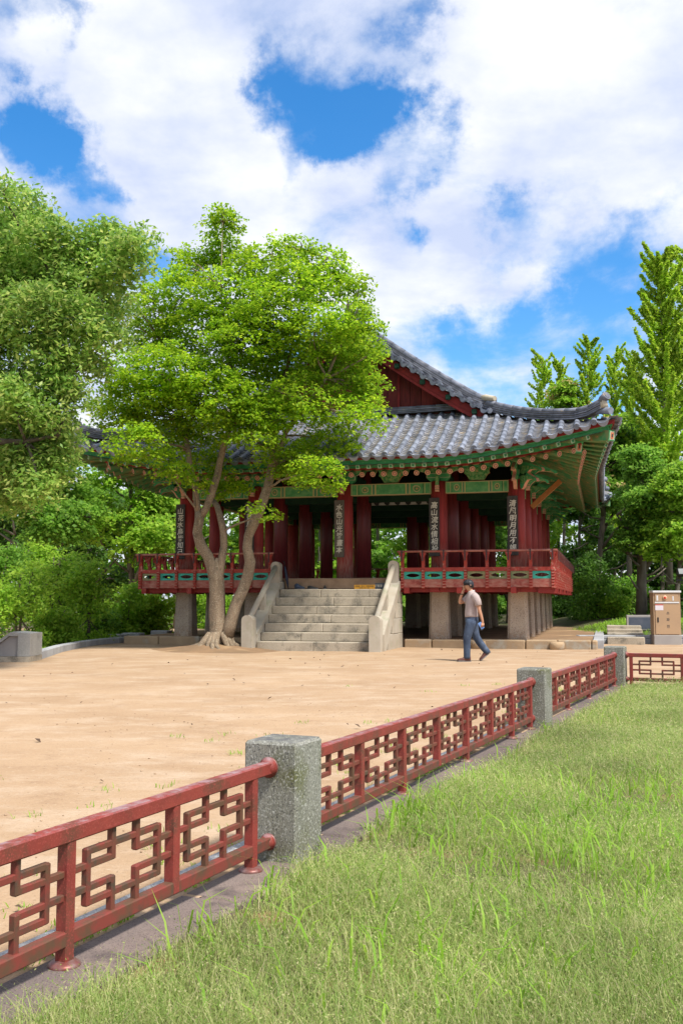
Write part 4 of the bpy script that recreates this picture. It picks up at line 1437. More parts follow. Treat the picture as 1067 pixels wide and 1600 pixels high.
# ------------------------------------------------------------------ writing boards on the columns
PLQ = [(4, '山花水鳥皆知己', 'sign_black', 'black couplet board on the far left front column reading 山花水鳥皆知己'),
       (3, '琴書鳥詩\n \n \n ', 'sign_black', 'black couplet board half hidden behind the maple trunk'),
       (2, '水色山光皆畫本', 'sign_brown', 'weathered brown couplet board on the column above the stairs reading 水色山光皆畫本'),
       (1, '高山流水情相投', 'sign_black', 'black couplet board on the column right of the stairs reading 高山流水情相投'),
       (0, '清風明月用不竭', 'sign_black', 'black couplet board on the right corner column reading 清風明月用不竭')]
for i, txt, mt, lab in PLQ:
    u = UX[i]
    base = pw(u - .09, -.30, 2.50)
    t = thing('couplet_board', lab, 'sign board', base, YAW, 'couplet boards hung on the front columns')
    h = 1.64
    MB().box(-.145, .145, -.016, .016, 0, h, ch=.006).build('board', mt, t)
    chars = [c for c in txt.split('\n')[0]]
    n = 7
    for k, c in enumerate(chars):
        me = text_mesh(c, .20, 'sign_white', .003, .0025, .12)
        o = put(me, 'character', t)
        o.matrix_basis = Matrix.Translation((random.uniform(-.008, .008), -.019, h - .225 - k * .203)) @ Matrix.Rotation(math.pi / 2, 4, 'X') @ Matrix.Rotation(random.uniform(-.06, .06), 4, 'Z') @ Matrix.Diagonal((.95, 1.0, 1, 1))

# ------------------------------------------------------------------ notices, shoes and umbrella at the top of the stairs
t = thing('notice_board', 'small yellow notice board leaning on the stone at the top of the stairs', 'notice', pw(-4.06, -1.12, 1.587), YAW)
MB().box(-.29, .29, 0, .03, 0, .115, ch=.004).build('panel', 'sign_yellow', t)
write_row(t, '신발을 벗고 이용하세요', .052, 'ink', .044, 0, -.003, .075)
write_row(t, '음식물 반입 금지', .034, 'ink', .032, 0, -.003, .03)
t = thing('notice_board', 'long dark notice board with white lettering beside the right stair handrail', 'notice', pw(-3.62, -1.10, 1.587), YAW)
MB().box(-.15 - .0, .62 - .45 + .12, 0, .03, 0, .16, ch=.004).build('panel', 'sign_navy', t)
write_row(t, '신발을 벗고', .078, 'sign_white', .075, .06, -.003, .085)


def shoe(name, label, u, v, rz, mat, L=.27, w=.05, hh=.10, boot=False):
    t = thing(name, label, 'shoe', pw(u, v, 1.588), YAW + rz, 'shoes left at the top of the stairs')
    rs = []
    for y, ww, z in ((0, .55, .75), (.04, .8, 1.0), (.09, .82, .95), (.15, .9, .62), (.21, .95, .45), (.25, .7, .36), (.268, .3, .25)):
        y = y * L / .27
        rs.append([(w * ww * math.cos(a) * (1.0 if math.sin(a) < .2 else .8), y, hh * z * max(0, math.sin(a)) + .012) for a in [math.pi * 2 * k / 12 for k in range(12)]])
    MB().rings(rs, 0).build('upper', mat, t)
    MB().prism([(-w * .6, 0), (w * .6, 0), (w * .95, L * .6), (w * .9, L * .85), (w * .3, L), (-w * .3, L), (-w * .9, L * .85), (-w * .95, L * .6)], 0, .016, lambda a, b, d: (a, b, d)).build('outsole', 'sole', t)
    return t


shoe('shoe', 'navy blue shoe nearest the left stair handrail', -6.03, -1.22, math.radians(-75), 'shoe_navy', .28, .06, .15)
shoe('shoe', 'flat dark shoe beside the navy blue shoe', -5.66, -1.2, math.radians(-80), 'shoe_black', .30, .055, .09)
shoe('shoe', 'small black shoe standing apart toward the middle of the step', -5.18, -1.15, math.radians(10), 'shoe_black', .25, .06, .10)
t = thing('umbrella', 'folded dark blue umbrella leaning on the left stair post', 'umbrella', pw(-6.33, -1.04, 1.587), YAW)
MB().tube([(.07, 0, 0), (.055, 0, .06), (0, .0, .34), (-.04, 0, .60), (-.05, 0, .66)], [.006, .012, .045, .03, .012], 10, 0, jitter=.25).build('canopy', 'umbrella', t)
MB().tube([(-.05, 0, .66), (-.065, 0, .76), (-.085, 0, .79), (-.105, 0, .77)], .011, 8).build('handle', 'shoe_black', t)

# ------------------------------------------------------------------ fire hydrant cabinet
t = thing('hydrant_cabinet', 'tan metal fire hydrant cabinet with red lamp beside the kerb', 'hydrant cabinet', (9.54, 29.5, 0), -.06)
MB().box(-.40, .40, -.22, .22, -.05, .27, ch=.015).build('base', 'cabinet_grey', t)
MB().box(-.39, .39, -.20, .20, .272, 1.50, ch=.006).build('body', 'cabinet_tan', t)
MB().box(-.41, .41, -.25, .23, 1.502, 1.56, ch=.008).build('lid', 'white_metal', t)
d = MB().box(-.34, .34, -.222, -.202, .29, 1.19, ch=.004).build('door', 'cabinet_tan', t)
MB().box(-.29, -.25, -.234, -.223, .64, .78).build('handle', 'black_metal', d)
p = MB().box(-.34, .34, -.222, -.202, 1.24, 1.47, ch=.004).build('lamp_panel', 'cabinet_tan', t)
MB().box(-.30, -.25, -.226, -.2225, 1.27, 1.42).build('window_slot', 'white_metal', p)
MB().box(.16, .20, -.226, -.2225, 1.27, 1.40).build('window_slot', 'white_metal', p)
MB().box(-.35, .35, -.236, -.2225, 1.195, 1.235).build('rain_strip', 'white_metal', t)
pr_ = [(.065, 0), (.065, .02), (.045, .03)]
rs = [[(-.06 + q * math.cos(2 * math.pi * k / 16), -.2225 - d_, 1.355 + q * math.sin(2 * math.pi * k / 16)) for k in range(16)] for q, d_ in pr_]
l = MB().rings(rs, 0).build('alarm_lamp', 'lamp_ring', t)
rs = [[(-.06 + q * math.cos(2 * math.pi * k / 16), -.2545 - d_, 1.355 + q * math.sin(2 * math.pi * k / 16)) for k in range(16)] for q, d_ in ((.036, 0), (.03, .02), (.012, .032))]
MB().rings(rs, 0).build('lamp_dome', 'lamp_red', l)
MB().box(-.34, -.11, -.2245, -.2225, .99, 1.13).build('notice_sheet', 'paper', d)
MB().box(-.34, -.11, -.2265, -.2246, 1.132, 1.16).build('notice_sheet', 'paper_red', d)
for k, c in enumerate('소화전'):
    put(text_mesh(c, .10, 'ink', .001, .002), 'character', d, mat=Matrix.Translation((.02, -.2235, .90 - k * .195)) @ Matrix.Rotation(math.pi / 2, 4, 'X'))

# ------------------------------------------------------------------ right hand bank, kerbs, low steps, slate plaque, floodlights
grid_sheet('bank', 6.4, 40, 30.2, 60, 40, 40, lambda x, y: .10 + .42 * sstep(30.2, 34.5, y) * sstep(8, 10.5, x) + .06 * math.sin(x * 1.3) * math.sin(y), 'forest_soil')
rk = tag(MB().box(7.0, 7.2, 30.0, 30.1, -.1, -.08).build('court_kerb', 'grey_kerb'), kind='structure')
r = random.Random(3)
x = 7.05
while x < 18:
    w = r.uniform(1.6, 2.1)
    o = MB().box(x, x + w - .012, 29.75 + r.uniform(-.01, .01), 30.1, -.06, .13, ch=.01)
    o.box(x, x + w - .012, 29.80, 30.2, .132, .24, ch=.02)
    o.build('kerb_stone', 'grey_kerb', rk)
    x += w
o = MB().box(7.0 - 1.35, 7.0, 29.05, 29.42, -.08, .12, ch=.03).build('kerb_stone', 'plinth_stone', rk)
ls = thing('low_steps', 'short flight of grey granite steps beside the pavilion terrace', 'steps', pw(2.35, 2.6, 0), YAW)
for k in range(4):
    MB().box(0, 1.05, k * .9, k * .9 + 1.0, -.05 if k == 0 else .05, .20 + k * .09, ch=.012).build('step', 'stair_stone', ls)
t = thing('slate_plaque', 'low dark slate plaque with grey stone frame in the grass', 'plaque', (9.72, 32.4, .46), -.05)
MB().box(-.50, .50, -.05, .05, -.15, .34, ch=.01).build('frame', 'cabinet_grey', t)
MB().prism([(-.43, -.1), (.43, -.1), (.43, .27), (-.43, .27)], -.062, -.051, lambda a, b, d: (a, d, b)).build('slab', 'plaque_slate', t)
t = thing('floodlight_stand', 'black steel stand carrying two grey floodlights behind the hydrant cabinet', 'floodlight', (11.35, 32.0, .3), 0)
MB().box(-.05, .05, -.05, .05, -.2, 1.60).build('pole', 'black_metal', t)
MB().box(-.62, .62, -.025, .025, 1.60, 1.65).build('crossbar', 'black_metal', t)
MB().box(-.10, .10, -.10, .10, -.25, .62).build('base_box', 'black_metal', t)
MB().box(-.06, .6, -.02, .02, .72, .76).build('crossbar', 'black_metal', t)
for x in (-.46, .03):
    l = MB().box(-.14, .14, -.08, .08, -.12, .12, ch=.02)
    o = l.build('floodlight', 'black_metal', t)
    o.matrix_basis = Matrix.Translation((x, -.04, 1.86)) @ Matrix.Rotation(math.radians(-28), 4, 'X')
    MB().box(-.115, .115, -.095, -.083, -.095, .095).build('glass', 'lamp_glass', o)
    MB().box(x - .02, x + .02, -.02, .02, 1.652, 1.76).build('bracket', 'black_metal', t)

# ------------------------------------------------------------------ left side: slanted stone sign, kerb and low blocks
t = thing('stone_lectern', 'slanted granite information stand at the left edge of the sand', 'information stand', (-6.93, 21.6, 0), .0)
prof = [(-.62, 0), (.30, 0), (.30, .46), (-.05, .50), (-.62, .12)]
MB().prism([(-.95, -.05), (.36, -.05), (.36, .10), (-.95, .10)], -.45, .45, lambda a, b, d: (a, d, b)).build('base_slab', 'stair_stone', t)
MB().prism([(-.65, .104), (.095, .104), (.095, .525), (-.09, .525)], -.355, .355, lambda a, b, d: (a, d, b)).build('desk', 'cabinet_grey', t)
MB().prism([(.10, .104), (.36, .104), (.36, .585), (-.06, .615), (-.80, .104), (-.66, .104), (-.09, .53), (.10, .53)], -.425, .425, lambda a, b, d: (a, d, b)).build('cap_slab', 'granite', t)
lk = tag(MB().box(-7.5, -7.4, 27, 27.1, -.1, -.08).build('garden_kerb', 'grey_kerb'), kind='structure')
kp = [Vector((-6.72, 22.2, 0)), Vector((-7.05, 25.0, 0)), Vector((-7.12, 27.6, 0)), Vector((-6.95, 29.4, 0)), Vector((-6.55, 30.6, 0))]
for a, b in zip(kp[:-1], kp[1:]):
    n = 2
    for k in range(n):
        p, q = a.lerp(b, k / n), a.lerp(b, (k + 1) / n)
        d = (q - p).normalized()
        put(MB().box(0, (q - p).length - .012, -.10, .10, -.08, .17, ch=.02).mesh('kerb_stone', 'grey_kerb'), 'kerb_stone', lk, mat=frame(p, d, Vector((-d.y, d.x, 0)), Vector((0, 0, 1))))
LBL = ['low pale granite block at the outer end of the row left of the pavilion', 'low granite block in the middle of the row left of the pavilion', 'low granite block set closest to the left stone pillar']
for k, (px, py, Y, w) in enumerate(((184, 998, 31.6, .48), (208, 996, 31.9, .62), (252, 992, 33.5, .6))):
    c = at(px, py, Y)
    o = MB().box(-w / 2, w / 2, -.2, .2, -.25, .14, ch=.02).build('granite_block', 'grey_kerb', None, (c.x, c.y, c.z), YAW)
    tag(o, LBL[k], 'stone block', 'granite blocks left of the pavilion')

# ------------------------------------------------------------------ walking man


def skin_mesh(name, joints, edges, mats, levels=2, root=0):
    """joints: (x, y, z, rx, ry)"""
    me = bpy.data.meshes.new(name)
    me.from_pydata([j[:3] for j in joints], edges, [])
    o = bpy.data.objects.new(name, me); COL.objects.link(o)
    sk = o.modifiers.new('skin', 'SKIN')
    sk.use_smooth_shade = True
    for v, j in zip(me.skin_vertices[0].data, joints): v.radius = (j[3], j[4])
    for i, v in enumerate(me.skin_vertices[0].data): v.use_root = (i == root)
    ss = o.modifiers.new('sub', 'SUBSURF'); ss.levels = levels; ss.render_levels = levels
    bpy.context.view_layer.update()
    m2 = bpy.data.meshes.new_from_object(o.evaluated_get(bpy.context.evaluated_depsgraph_get()))
    bpy.data.objects.remove(o); bpy.data.meshes.remove(me)
    m2.materials.clear()
    for m in mats: m2.materials.append(MT[m])
    m2.name = name
    for p in m2.polygons: p.use_smooth = True; p.material_index = 0
    return m2


man = thing('person', 'man in pale polo shirt and dark jeans walking left with a hand to his face', 'person', (2.72, 21.2, 0.0), 0.0)
# local: -x is forward, -y towards the camera (his left side)
J, E_ = [], []


def chain(*pts, start=None):
    prev = start
    for p in pts:
        J.append(p); i = len(J) - 1
        if prev is not None: E_.append((prev, i))
        prev = i
    return prev


pel = chain((.03, 0, .95, .07, .06))
chest = chain((.035, 0, 1.10, .10, .075), (.05, 0, 1.26, .115, .085), (.06, 0, 1.37, .115, .075), start=pel)
neck = chain((.035, 0, 1.46, .055, .055), (.0, 0, 1.52, .055, .055), start=chest)
head = chain((-.035, 0, 1.575, .088, .085), (-.03, 0, 1.645, .085, .08), (-.02, 0, 1.68, .055, .055), start=neck)
# his left arm (near), swung back, holding a phone
nsh = chain((.10, -.155, 1.375, .062, .062), (.155, -.205, 1.24, .048, .048), (.165, -.215, 1.09, .042, .042), (.205, -.205, .96, .036, .036), (.235, -.195, .865, .027, .027), (.24, -.19, .825, .032, .02), (.235, -.188, .785, .030, .018), start=chest)
# his right arm (far), bent, hand on the cheek
fsh = chain((.01, .15, 1.36, .06, .06), (-.10, .175, 1.27, .047, .047), (-.20, .14, 1.225, .042, .042), (-.185, .10, 1.33, .036, .036), (-.15, .055, 1.43, .027, .027), (-.135, .045, 1.475, .032, .02), (-.125, .04, 1.52, .028, .018), start=chest)
# legs
nl = chain((.01, -.085, .86, .05, .05), (-.03, -.10, .70, .05, .05), (-.075, -.095, .50, .045, .045), (-.075, -.09, .32, .055, .06), (-.085, -.09, .10, .04, .045), start=pel)
fl_ = chain((.05, .085, .86, .05, .05), (.085, .10, .70, .05, .05), (.13, .095, .50, .045, .045), (.24, .09, .34, .052, .055), (.365, .09, .185, .038, .04), start=pel)
body = skin_mesh('body', J, E_, ['skin', 'ink', 'hair'], 2)
bm = bmesh.new(); bm.from_mesh(body)


def finger(pts, rads):
    mb = MB(); mb.tube(pts, rads, 6, 0)
    vs = [bm.verts.new(p) for p in mb.v]
    for f in mb.f:
        try: bm.faces.new([vs[i] for i in f]).smooth = True
        except ValueError: pass


for k in range(4):                      # near hand curls round the phone
    y = -.188 + .0
    x = .215 + k * .016
    finger([(x, -.205, .80), (x - .004, -.222, .765), (x - .012, -.212, .735), (x - .016, -.19, .728 + .004 * k)], [.0095, .009, .008, .006])
finger([(.212, -.185, .815), (.192, -.172, .785), (.188, -.165, .755)], [.011, .010, .007])
for k in range(4):                      # far hand on the cheek, fingers up
    z = 1.51
    finger([(-.138 + k * .014, .048, 1.505), (-.135 + k * .013, .062, 1.545 + .004 * k), (-.12 + k * .012, .066, 1.585 + .006 * (1 if k in (1, 2) else 0)), (-.105 + k * .011, .064, 1.605)], [.0095, .009, .008, .006])
finger([(-.135, .03, 1.48), (-.125, .0, 1.505), (-.115, -.02, 1.53)], [.011, .010, .007])
finger([(-.108, 0, 1.61), (-.128, 0, 1.572), (-.118, 0, 1.562)], [.009, .013, .008])                     # nose
finger([(-.112, -.022, 1.530), (-.118, 0, 1.531), (-.112, .022, 1.530)], [.004, .006, .004])             # mouth
for sy in (-1, 1):
    finger([(.0, sy * .078, 1.625), (.01, sy * .088, 1.605), (.005, sy * .082, 1.575)], [.009, .013, .008])   # ears
    finger([(-.112, sy * .030, 1.604), (-.114, sy * .036, 1.604)], [.007, .006])                               # eyes
bm.to_mesh(body); bm.free()
ob = put(body, 'body', man)
for p in body.polygons:
    c = p.center
    if abs(c.z - 1.604) < .006 and c.x < -.108 and .026 < abs(c.y) < .042: p.material_index = 1
# shirt: shaped torso, short sleeves


def rings_from(rows, n=24, wob=0.0, seed=1):
    """rows: (z, cx, rx, ry)"""
    rr = random.Random(seed); out = []
    ph = [rr.random() * 6.28 for _ in range(4)]
    for z, cx, rx, ry in rows:
        r_ = []
        for k in range(n):
            a = 2 * math.pi * k / n
            w = 1 + wob * (math.sin(3 * a + ph[0] + z * 22) + .7 * math.sin(5 * a + ph[1] - z * 31))
            r_.append((cx + rx * w * math.cos(a), ry * w * math.sin(a), z + wob * .25 * math.sin(2 * a + ph[2])))
        out.append(r_)
    return out


sm = MB()
sm.rings(rings_from([(.93, .03, .128, .160), (.935, .03, .138, .170), (.97, .03, .140, .172), (1.03, .028, .135, .168), (1.12, .03, .128, .165), (1.22, .04, .128, .178), (1.31, .05, .126, .190), (1.37, .055, .118, .190), (1.415, .05, .100, .165), (1.45, .045, .080, .115), (1.478, .040, .066, .078)], wob=.012), 0, True, False, False)
sm.tube([(.06, -.13, 1.385), (.10, -.175, 1.345), (.135, -.20, 1.27), (.152, -.212, 1.18), (.154, -.213, 1.172)], [.085, .084, .076, .074, .062], 14, 0)
sm.tube([(.04, .12, 1.385), (-.02, .16, 1.33), (-.075, .178, 1.28), (-.11, .178, 1.262), (-.115, .178, 1.258)], [.085, .08, .074, .072, .06], 14, 0)
sm.build('shirt', 'shirt', man)
MB().tube([(-.035, -.02, 1.440), (-.015, -.062, 1.462), (.045, -.074, 1.480), (.095, 0, 1.488), (.045, .074, 1.480), (-.015, .062, 1.462), (-.035, .02, 1.440)], [.010, .015, .016, .016, .016, .015, .010], 8).build('collar', 'collar', man)
# trousers: seat and two legs
tm = MB()
tm.rings(rings_from([(.985, .03, .124, .155), (.96, .03, .128, .160), (.90, .035, .140, .172), (.84, .035, .142, .176), (.79, .03, .125, .168), (.75, .02, .09, .14)], wob=.010, seed=4), 0, True, True, True)
tm.tube([(.025, -.085, .86), (.0, -.098, .78), (-.03, -.102, .68), (-.058, -.10, .58), (-.078, -.096, .50), (-.082, -.093, .42), (-.080, -.09, .32), (-.082, -.09, .20), (-.086, -.09, .10), (-.087, -.09, .065)], [.115, .108, .098, .088, .082, .078, .076, .072, .070, .066], 16, 0, jitter=.07, seed=2)
tm.tube([(.05, .085, .86), (.075, .095, .78), (.098, .10, .68), (.118, .098, .58), (.145, .095, .50), (.195, .092, .41), (.25, .09, .34), (.315, .09, .255), (.365, .09, .195), (.385, .09, .172)], [.115, .106, .096, .087, .082, .077, .074, .070, .067, .063], 16, 0, jitter=.07, seed=3)
tm.build('trousers', 'jeans', man)
rs = [[(.03 + .134 * math.cos(a) * q, .168 * math.sin(a) * q, z) for a in [2 * math.pi * k / 20 for k in range(20)]] for z, q in ((.928, .93), (.930, .99), (.950, .99), (.952, .93))]
MB().rings(rs, 0).build('belt', 'shoe_brown', man)
# hair: cap of short dark hair with fringe
rs = []
for t_, sc in ((0, 1.0), (.35, 1.05), (.65, .98), (.88, .68), (1.0, .12)):
    z = 1.605 + .118 * t_
    rs.append([(-.018 + (.106 if math.cos(a) > 0 else .100) * sc * math.cos(a), .088 * sc * math.sin(a), z + (-.055 if math.cos(a) > .1 else .028 * (-math.cos(a))) * (1 - t_) + .008 * math.sin(5 * a)) for a in [2 * math.pi * k / 24 for k in range(24)]])
hb = MB().rings(rs, 0)
for k in range(26):
    a = 2 * math.pi * k / 26
    rr = random.Random(k)
    x, y = -.018 + .09 * math.cos(a), .08 * math.sin(a)
    z = 1.62 if math.cos(a) < .1 else 1.575
    hb.tube([(x * .9, y * .9, z + .075), (x * 1.08 - .004, y * 1.1, z + .03), (x * 1.06, y * 1.08, z - .018 + rr.uniform(-.01, .01))], [.012, .017, .005], 6)
hb.build('hair', 'hair', man)


def man_shoe(ax, ay, az, pitch):
    mb = MB(); rs = []
    for x, w, h in ((.075, .55, .095), (.05, .85, .105), (.0, .95, .11), (-.06, .95, .085), (-.12, 1.08, .062), (-.17, 1.0, .05), (-.20, .7, .04), (-.212, .3, .03)):
        rs.append([(x, .045 * w * math.cos(a), .020 + h * .9 * max(0, math.sin(a)) ** .8) for a in [2 * math.pi * k / 14 for k in range(14)]])
    mb.rings(rs, 0)
    up_ = mb.mesh('shoe', 'shoe_brown')
    sl = MB().prism([(.08, -.03), (.085, 0), (.08, .03), (-.05, .042), (-.13, .05), (-.19, .042), (-.218, 0), (-.19, -.042), (-.13, -.05), (-.05, -.042)], 0, .024, lambda a, b, d: (a, b, d)).mesh('sole', 'sole')
    m = Matrix.Translation((ax, ay, az)) @ Matrix.Rotation(pitch, 4, 'Y')
    o = put(up_, 'shoe', man, mat=m)
    put(sl, 'sole', o)


man_shoe(-.08, -.09, .002, 0.0)
man_shoe(.385, .09, .135, math.radians(-40))
rs = [[(-.157 + .031 * math.cos(a), .062 + .031 * math.sin(a), z) for a in [2 * math.pi * k / 12 for k in range(12)]] for z in (1.402, 1.424)]
MB().rings(rs, 0).build('wrist_watch', 'strap', man)
t = MB().box(-.038, .038, -.005, .005, -.075, .075, ch=.004)
ph = t.build('mobile_phone', 'phone', None, (2.72 + .205, 21.2 - .198, .755), 0)
ph.rotation_euler = (math.radians(4), math.radians(-32), 0)
tag(ph, "blue mobile phone held in the walking man's lowered hand", 'phone')

# ------------------------------------------------------------------ trees and shrubs
def rand_dirs(n, g):
    d = g.normal(size=(n, 3)); return d / np.linalg.norm(d, axis=1)[:, None]


def leaf_quads(cen, nrm, size, g, aspect=.55, fold=0.0):
    """rhombus leaves: centres (n,3), normals (n,3), size (n,)"""
    n = len(cen)
    t = np.cross(nrm, rand_dirs(n, g)); t /= np.linalg.norm(t, axis=1)[:, None] + 1e-9
    b = np.cross(nrm, t)
    L = size[:, None]
    if fold:
        q = np.stack([cen - t * L * .5, cen - b * L * aspect * .5 + nrm * L * fold, cen + t * L * .5, cen + b * L * aspect * .5 + nrm * L * fold], axis=1)
    else:
        q = np.stack([cen - t * L * .5, cen - b * L * aspect * .5 - t * L * .08, cen + t * L * .5, cen + b * L * aspect * .5 - t * L * .08], axis=1)
    return q


def crown_leaves(blobs, n, size, g, flat=.35, spray=.42, thick=.06, droop=.0, tilt=.35, shell=.55, per=70, aspect=.55, fold=0.0):
    """blobs: (cx, cy, cz, rx, ry, rz). Leaves sit on many small sprays spread through each blob, denser towards its outside"""
    bl = np.array(blobs, float)
    vol = (bl[:, 3] * bl[:, 4] * bl[:, 5]) ** .75
    ns = max(1, n // per)
    pick = g.choice(len(bl), ns, p=vol / vol.sum())
    d = rand_dirs(ns, g)
    rad = g.random(ns) ** (1 / 3.) * (1 - shell) + shell * g.random(ns) ** .25
    rad = np.clip(rad, .1, 1.08)
    c = bl[pick, :3] + d * rad[:, None] * bl[pick, 3:6]
    c[:, 2] += 0.0
    m = per
    ang = g.random((ns, m)) * 2 * np.pi
    rr = np.sqrt(g.random((ns, m))) * spray * (0.6 + .8 * g.random((ns, 1)))
    # spray axes: nearly horizontal layer, tilted outward
    nz = np.tile(np.array([0, 0, 1.0]), (ns, 1)) + d * tilt + g.normal(size=(ns, 3)) * .22
    nz /= np.linalg.norm(nz, axis=1)[:, None]
    ax = np.cross(nz, rand_dirs(ns, g)); ax /= np.linalg.norm(ax, axis=1)[:, None]
    ay = np.cross(nz, ax)
    off = ax[:, None] * (rr * np.cos(ang))[..., None] + ay[:, None] * (rr * np.sin(ang))[..., None] + nz[:, None] * (g.normal(size=(ns, m)) * thick)[..., None]
    off[..., 2] -= droop * rr ** 2
    cen = (c[:, None] + off).reshape(-1, 3)
    nn = np.repeat(nz, m, axis=0) + g.normal(size=(ns * m, 3)) * (1 - flat)
    nn /= np.linalg.norm(nn, axis=1)[:, None]
    sz = size * (.65 + .7 * g.random(ns * m))
    return leaf_quads(cen, nn, sz, g, aspect, fold), c


def limb(mb, a, b, r0, r1, g, n=6, sag=.12, seed=0, seg=7):
    a, b = np.array(a, float), np.array(b, float)
    L = np.linalg.norm(b - a)
    k = g.normal(size=3) * L * sag; k[2] = abs(k[2]) * .6
    pts, rad = [], []
    for i in range(n + 1):
        t = i / n
        p = a * (1 - t) + b * t + k * (t * (1 - t)) * 1.6 + (g.normal(size=3) * L * .012 if 0 < i < n else 0)
        pts.append(tuple(p)); rad.append(r0 * (1 - t) + r1 * t)
    mb.tube(pts, rad, seg, 0, jitter=.15, seed=seed)
    return pts


def tree(name, label, cat, base, trunk_paths, blobs, nleaf, size, leaf, bark, seed, attach=None, group=None, extra=None, limb_r=.06, twigs=60, **kw):
    g = np.random.default_rng(seed)
    t = thing(name, label, cat, base, 0, group)
    B = np.array(base)
    mb = MB(); ends = []
    for k, (pts, rad) in enumerate(trunk_paths):
        mb.tube([tuple(np.array(p) - B) for p in pts], rad, 10, 0, jitter=.12, seed=seed + k)
        ends += [np.array(p) - B for p in pts[len(pts) // 2:]]
    loc = [(b[0] - B[0], b[1] - B[1], b[2] - B[2], *b[3:]) for b in blobs]
    q, spr = crown_leaves(loc, nleaf, size, g, **kw)
    ends = np.array(ends)
    for b in loc:
        c = np.array(b[:3])
        dd = np.linalg.norm(ends - c, axis=1) + np.maximum(0, ends[:, 2] - c[2]) * 2
        p = limb(mb, ends[np.argmin(dd)], c, limb_r, limb_r * .35, g, seg=6)
    cc = np.array([b[:3] for b in loc])
    for i in g.choice(len(spr), min(twigs, len(spr)), replace=False):
        j = np.argmin(np.linalg.norm(cc - spr[i], axis=1))
        limb(mb, cc[j], spr[i], limb_r * .3, limb_r * .1, g, n=3, seg=5)
    mb.build('trunk', bark, t)
    mats = [leaf] if not extra else [leaf, extra[0]]
    midx = None
    if extra: midx = (np.repeat(g.random(len(spr)) < extra[1], len(q) // len(spr))).astype(int)
    me = raw_mesh('crown', q, 4, mats, midx=midx)
    tag(put(me, 'crown', t), kind='stuff')
    return t


def blob(px, py, r, Y, sc=1.0, ry=None, fz=.8):
    c = at(px, py, Y); R_ = r * Y / 1556
    return (c.x, c.y, c.z, R_ * sc, (ry or R_), R_ * fz)


def tpath(pts, Y, s=1.0):
    """trunk path from (px, py, radius px, depth offset)"""
    P_, R_ = [], []
    for p in pts:
        y = Y + (p[3] if len(p) > 3 else 0)
        P_.append(tuple(at(p[0], p[1], y))); R_.append(p[2] * s * y / 1556)
    return P_, R_


# --- the maple in front of the pavilion
MY = 26.0
trunks = [tpath([(335, 1022, 34), (338, 1004, 27), (341, 985, 23), (339, 960, 21), (339, 930, 20), (338, 908, 20), (338, 893, 17), (339, 880, 11), (340, 872, 5)], MY, .60),
          tpath([(339, 925, 13), (335, 903, 16), (331, 886, 15.5), (325, 869, 14), (314, 852, 14), (308, 832, 13), (312, 812, 12.5), (311, 800, 11)], MY, .60),
          tpath([(312, 812, 9), (308, 790, 8.5), (306, 765, 8), (298, 735, 7.5), (294, 702, 7), (286, 660, 5.5, .3), (270, 600, 4, .5), (255, 540, 3, .6)], MY, .60),
          tpath([(313, 808, 10), (322, 794, 10), (331, 770, 9.5), (340, 742, 9.5), (344, 720, 9), (351, 690, 8.5, -.1), (362, 662, 7, -.2), (372, 610, 6, -.3), (350, 540, 4.5, -.2), (345, 450, 2, 0), (348, 345, .7, 0)], MY, .60),
          tpath([(339, 922, 12), (342, 900, 13), (345, 884, 12), (347, 872, 10.5), (350, 853, 9.5), (349, 830, 9.5), (345, 810, 9), (339, 790, 7.5, .2), (330, 780, 7, .4)], MY, .60),
          tpath([(352, 1000, 19, -.1), (360, 975, 17, -.1), (369, 945, 15.5, -.1), (380, 920, 15, -.1), (387, 900, 14.5, -.1), (391, 878, 14.5, -.1), (386, 856, 12.5, -.1), (388, 838, 12.5, -.1), (397, 818, 13, -.1), (408, 790, 13, -.1), (418, 762, 12, -.1),
                 (425, 730, 11.5), (428, 705, 9), (429, 680, 8, .1), (434, 630, 6.5, .2), (452, 560, 5, .3), (470, 470, 3.5, .3), (468, 390, 1.8, .3)], MY, .60),
          tpath([(424, 735, 8.5), (438, 700, 7.5, -.1), (447, 675, 6.5, -.2), (475, 640, 5, -.4), (510, 590, 4, -.6), (540, 520, 2.6, -.6)], MY, .60),
          tpath([(430, 690, 5), (410, 640, 4.5, .3), (400, 570, 4, .6), (395, 480, 3, .7), (410, 410, 2, .6)], MY, .60)]
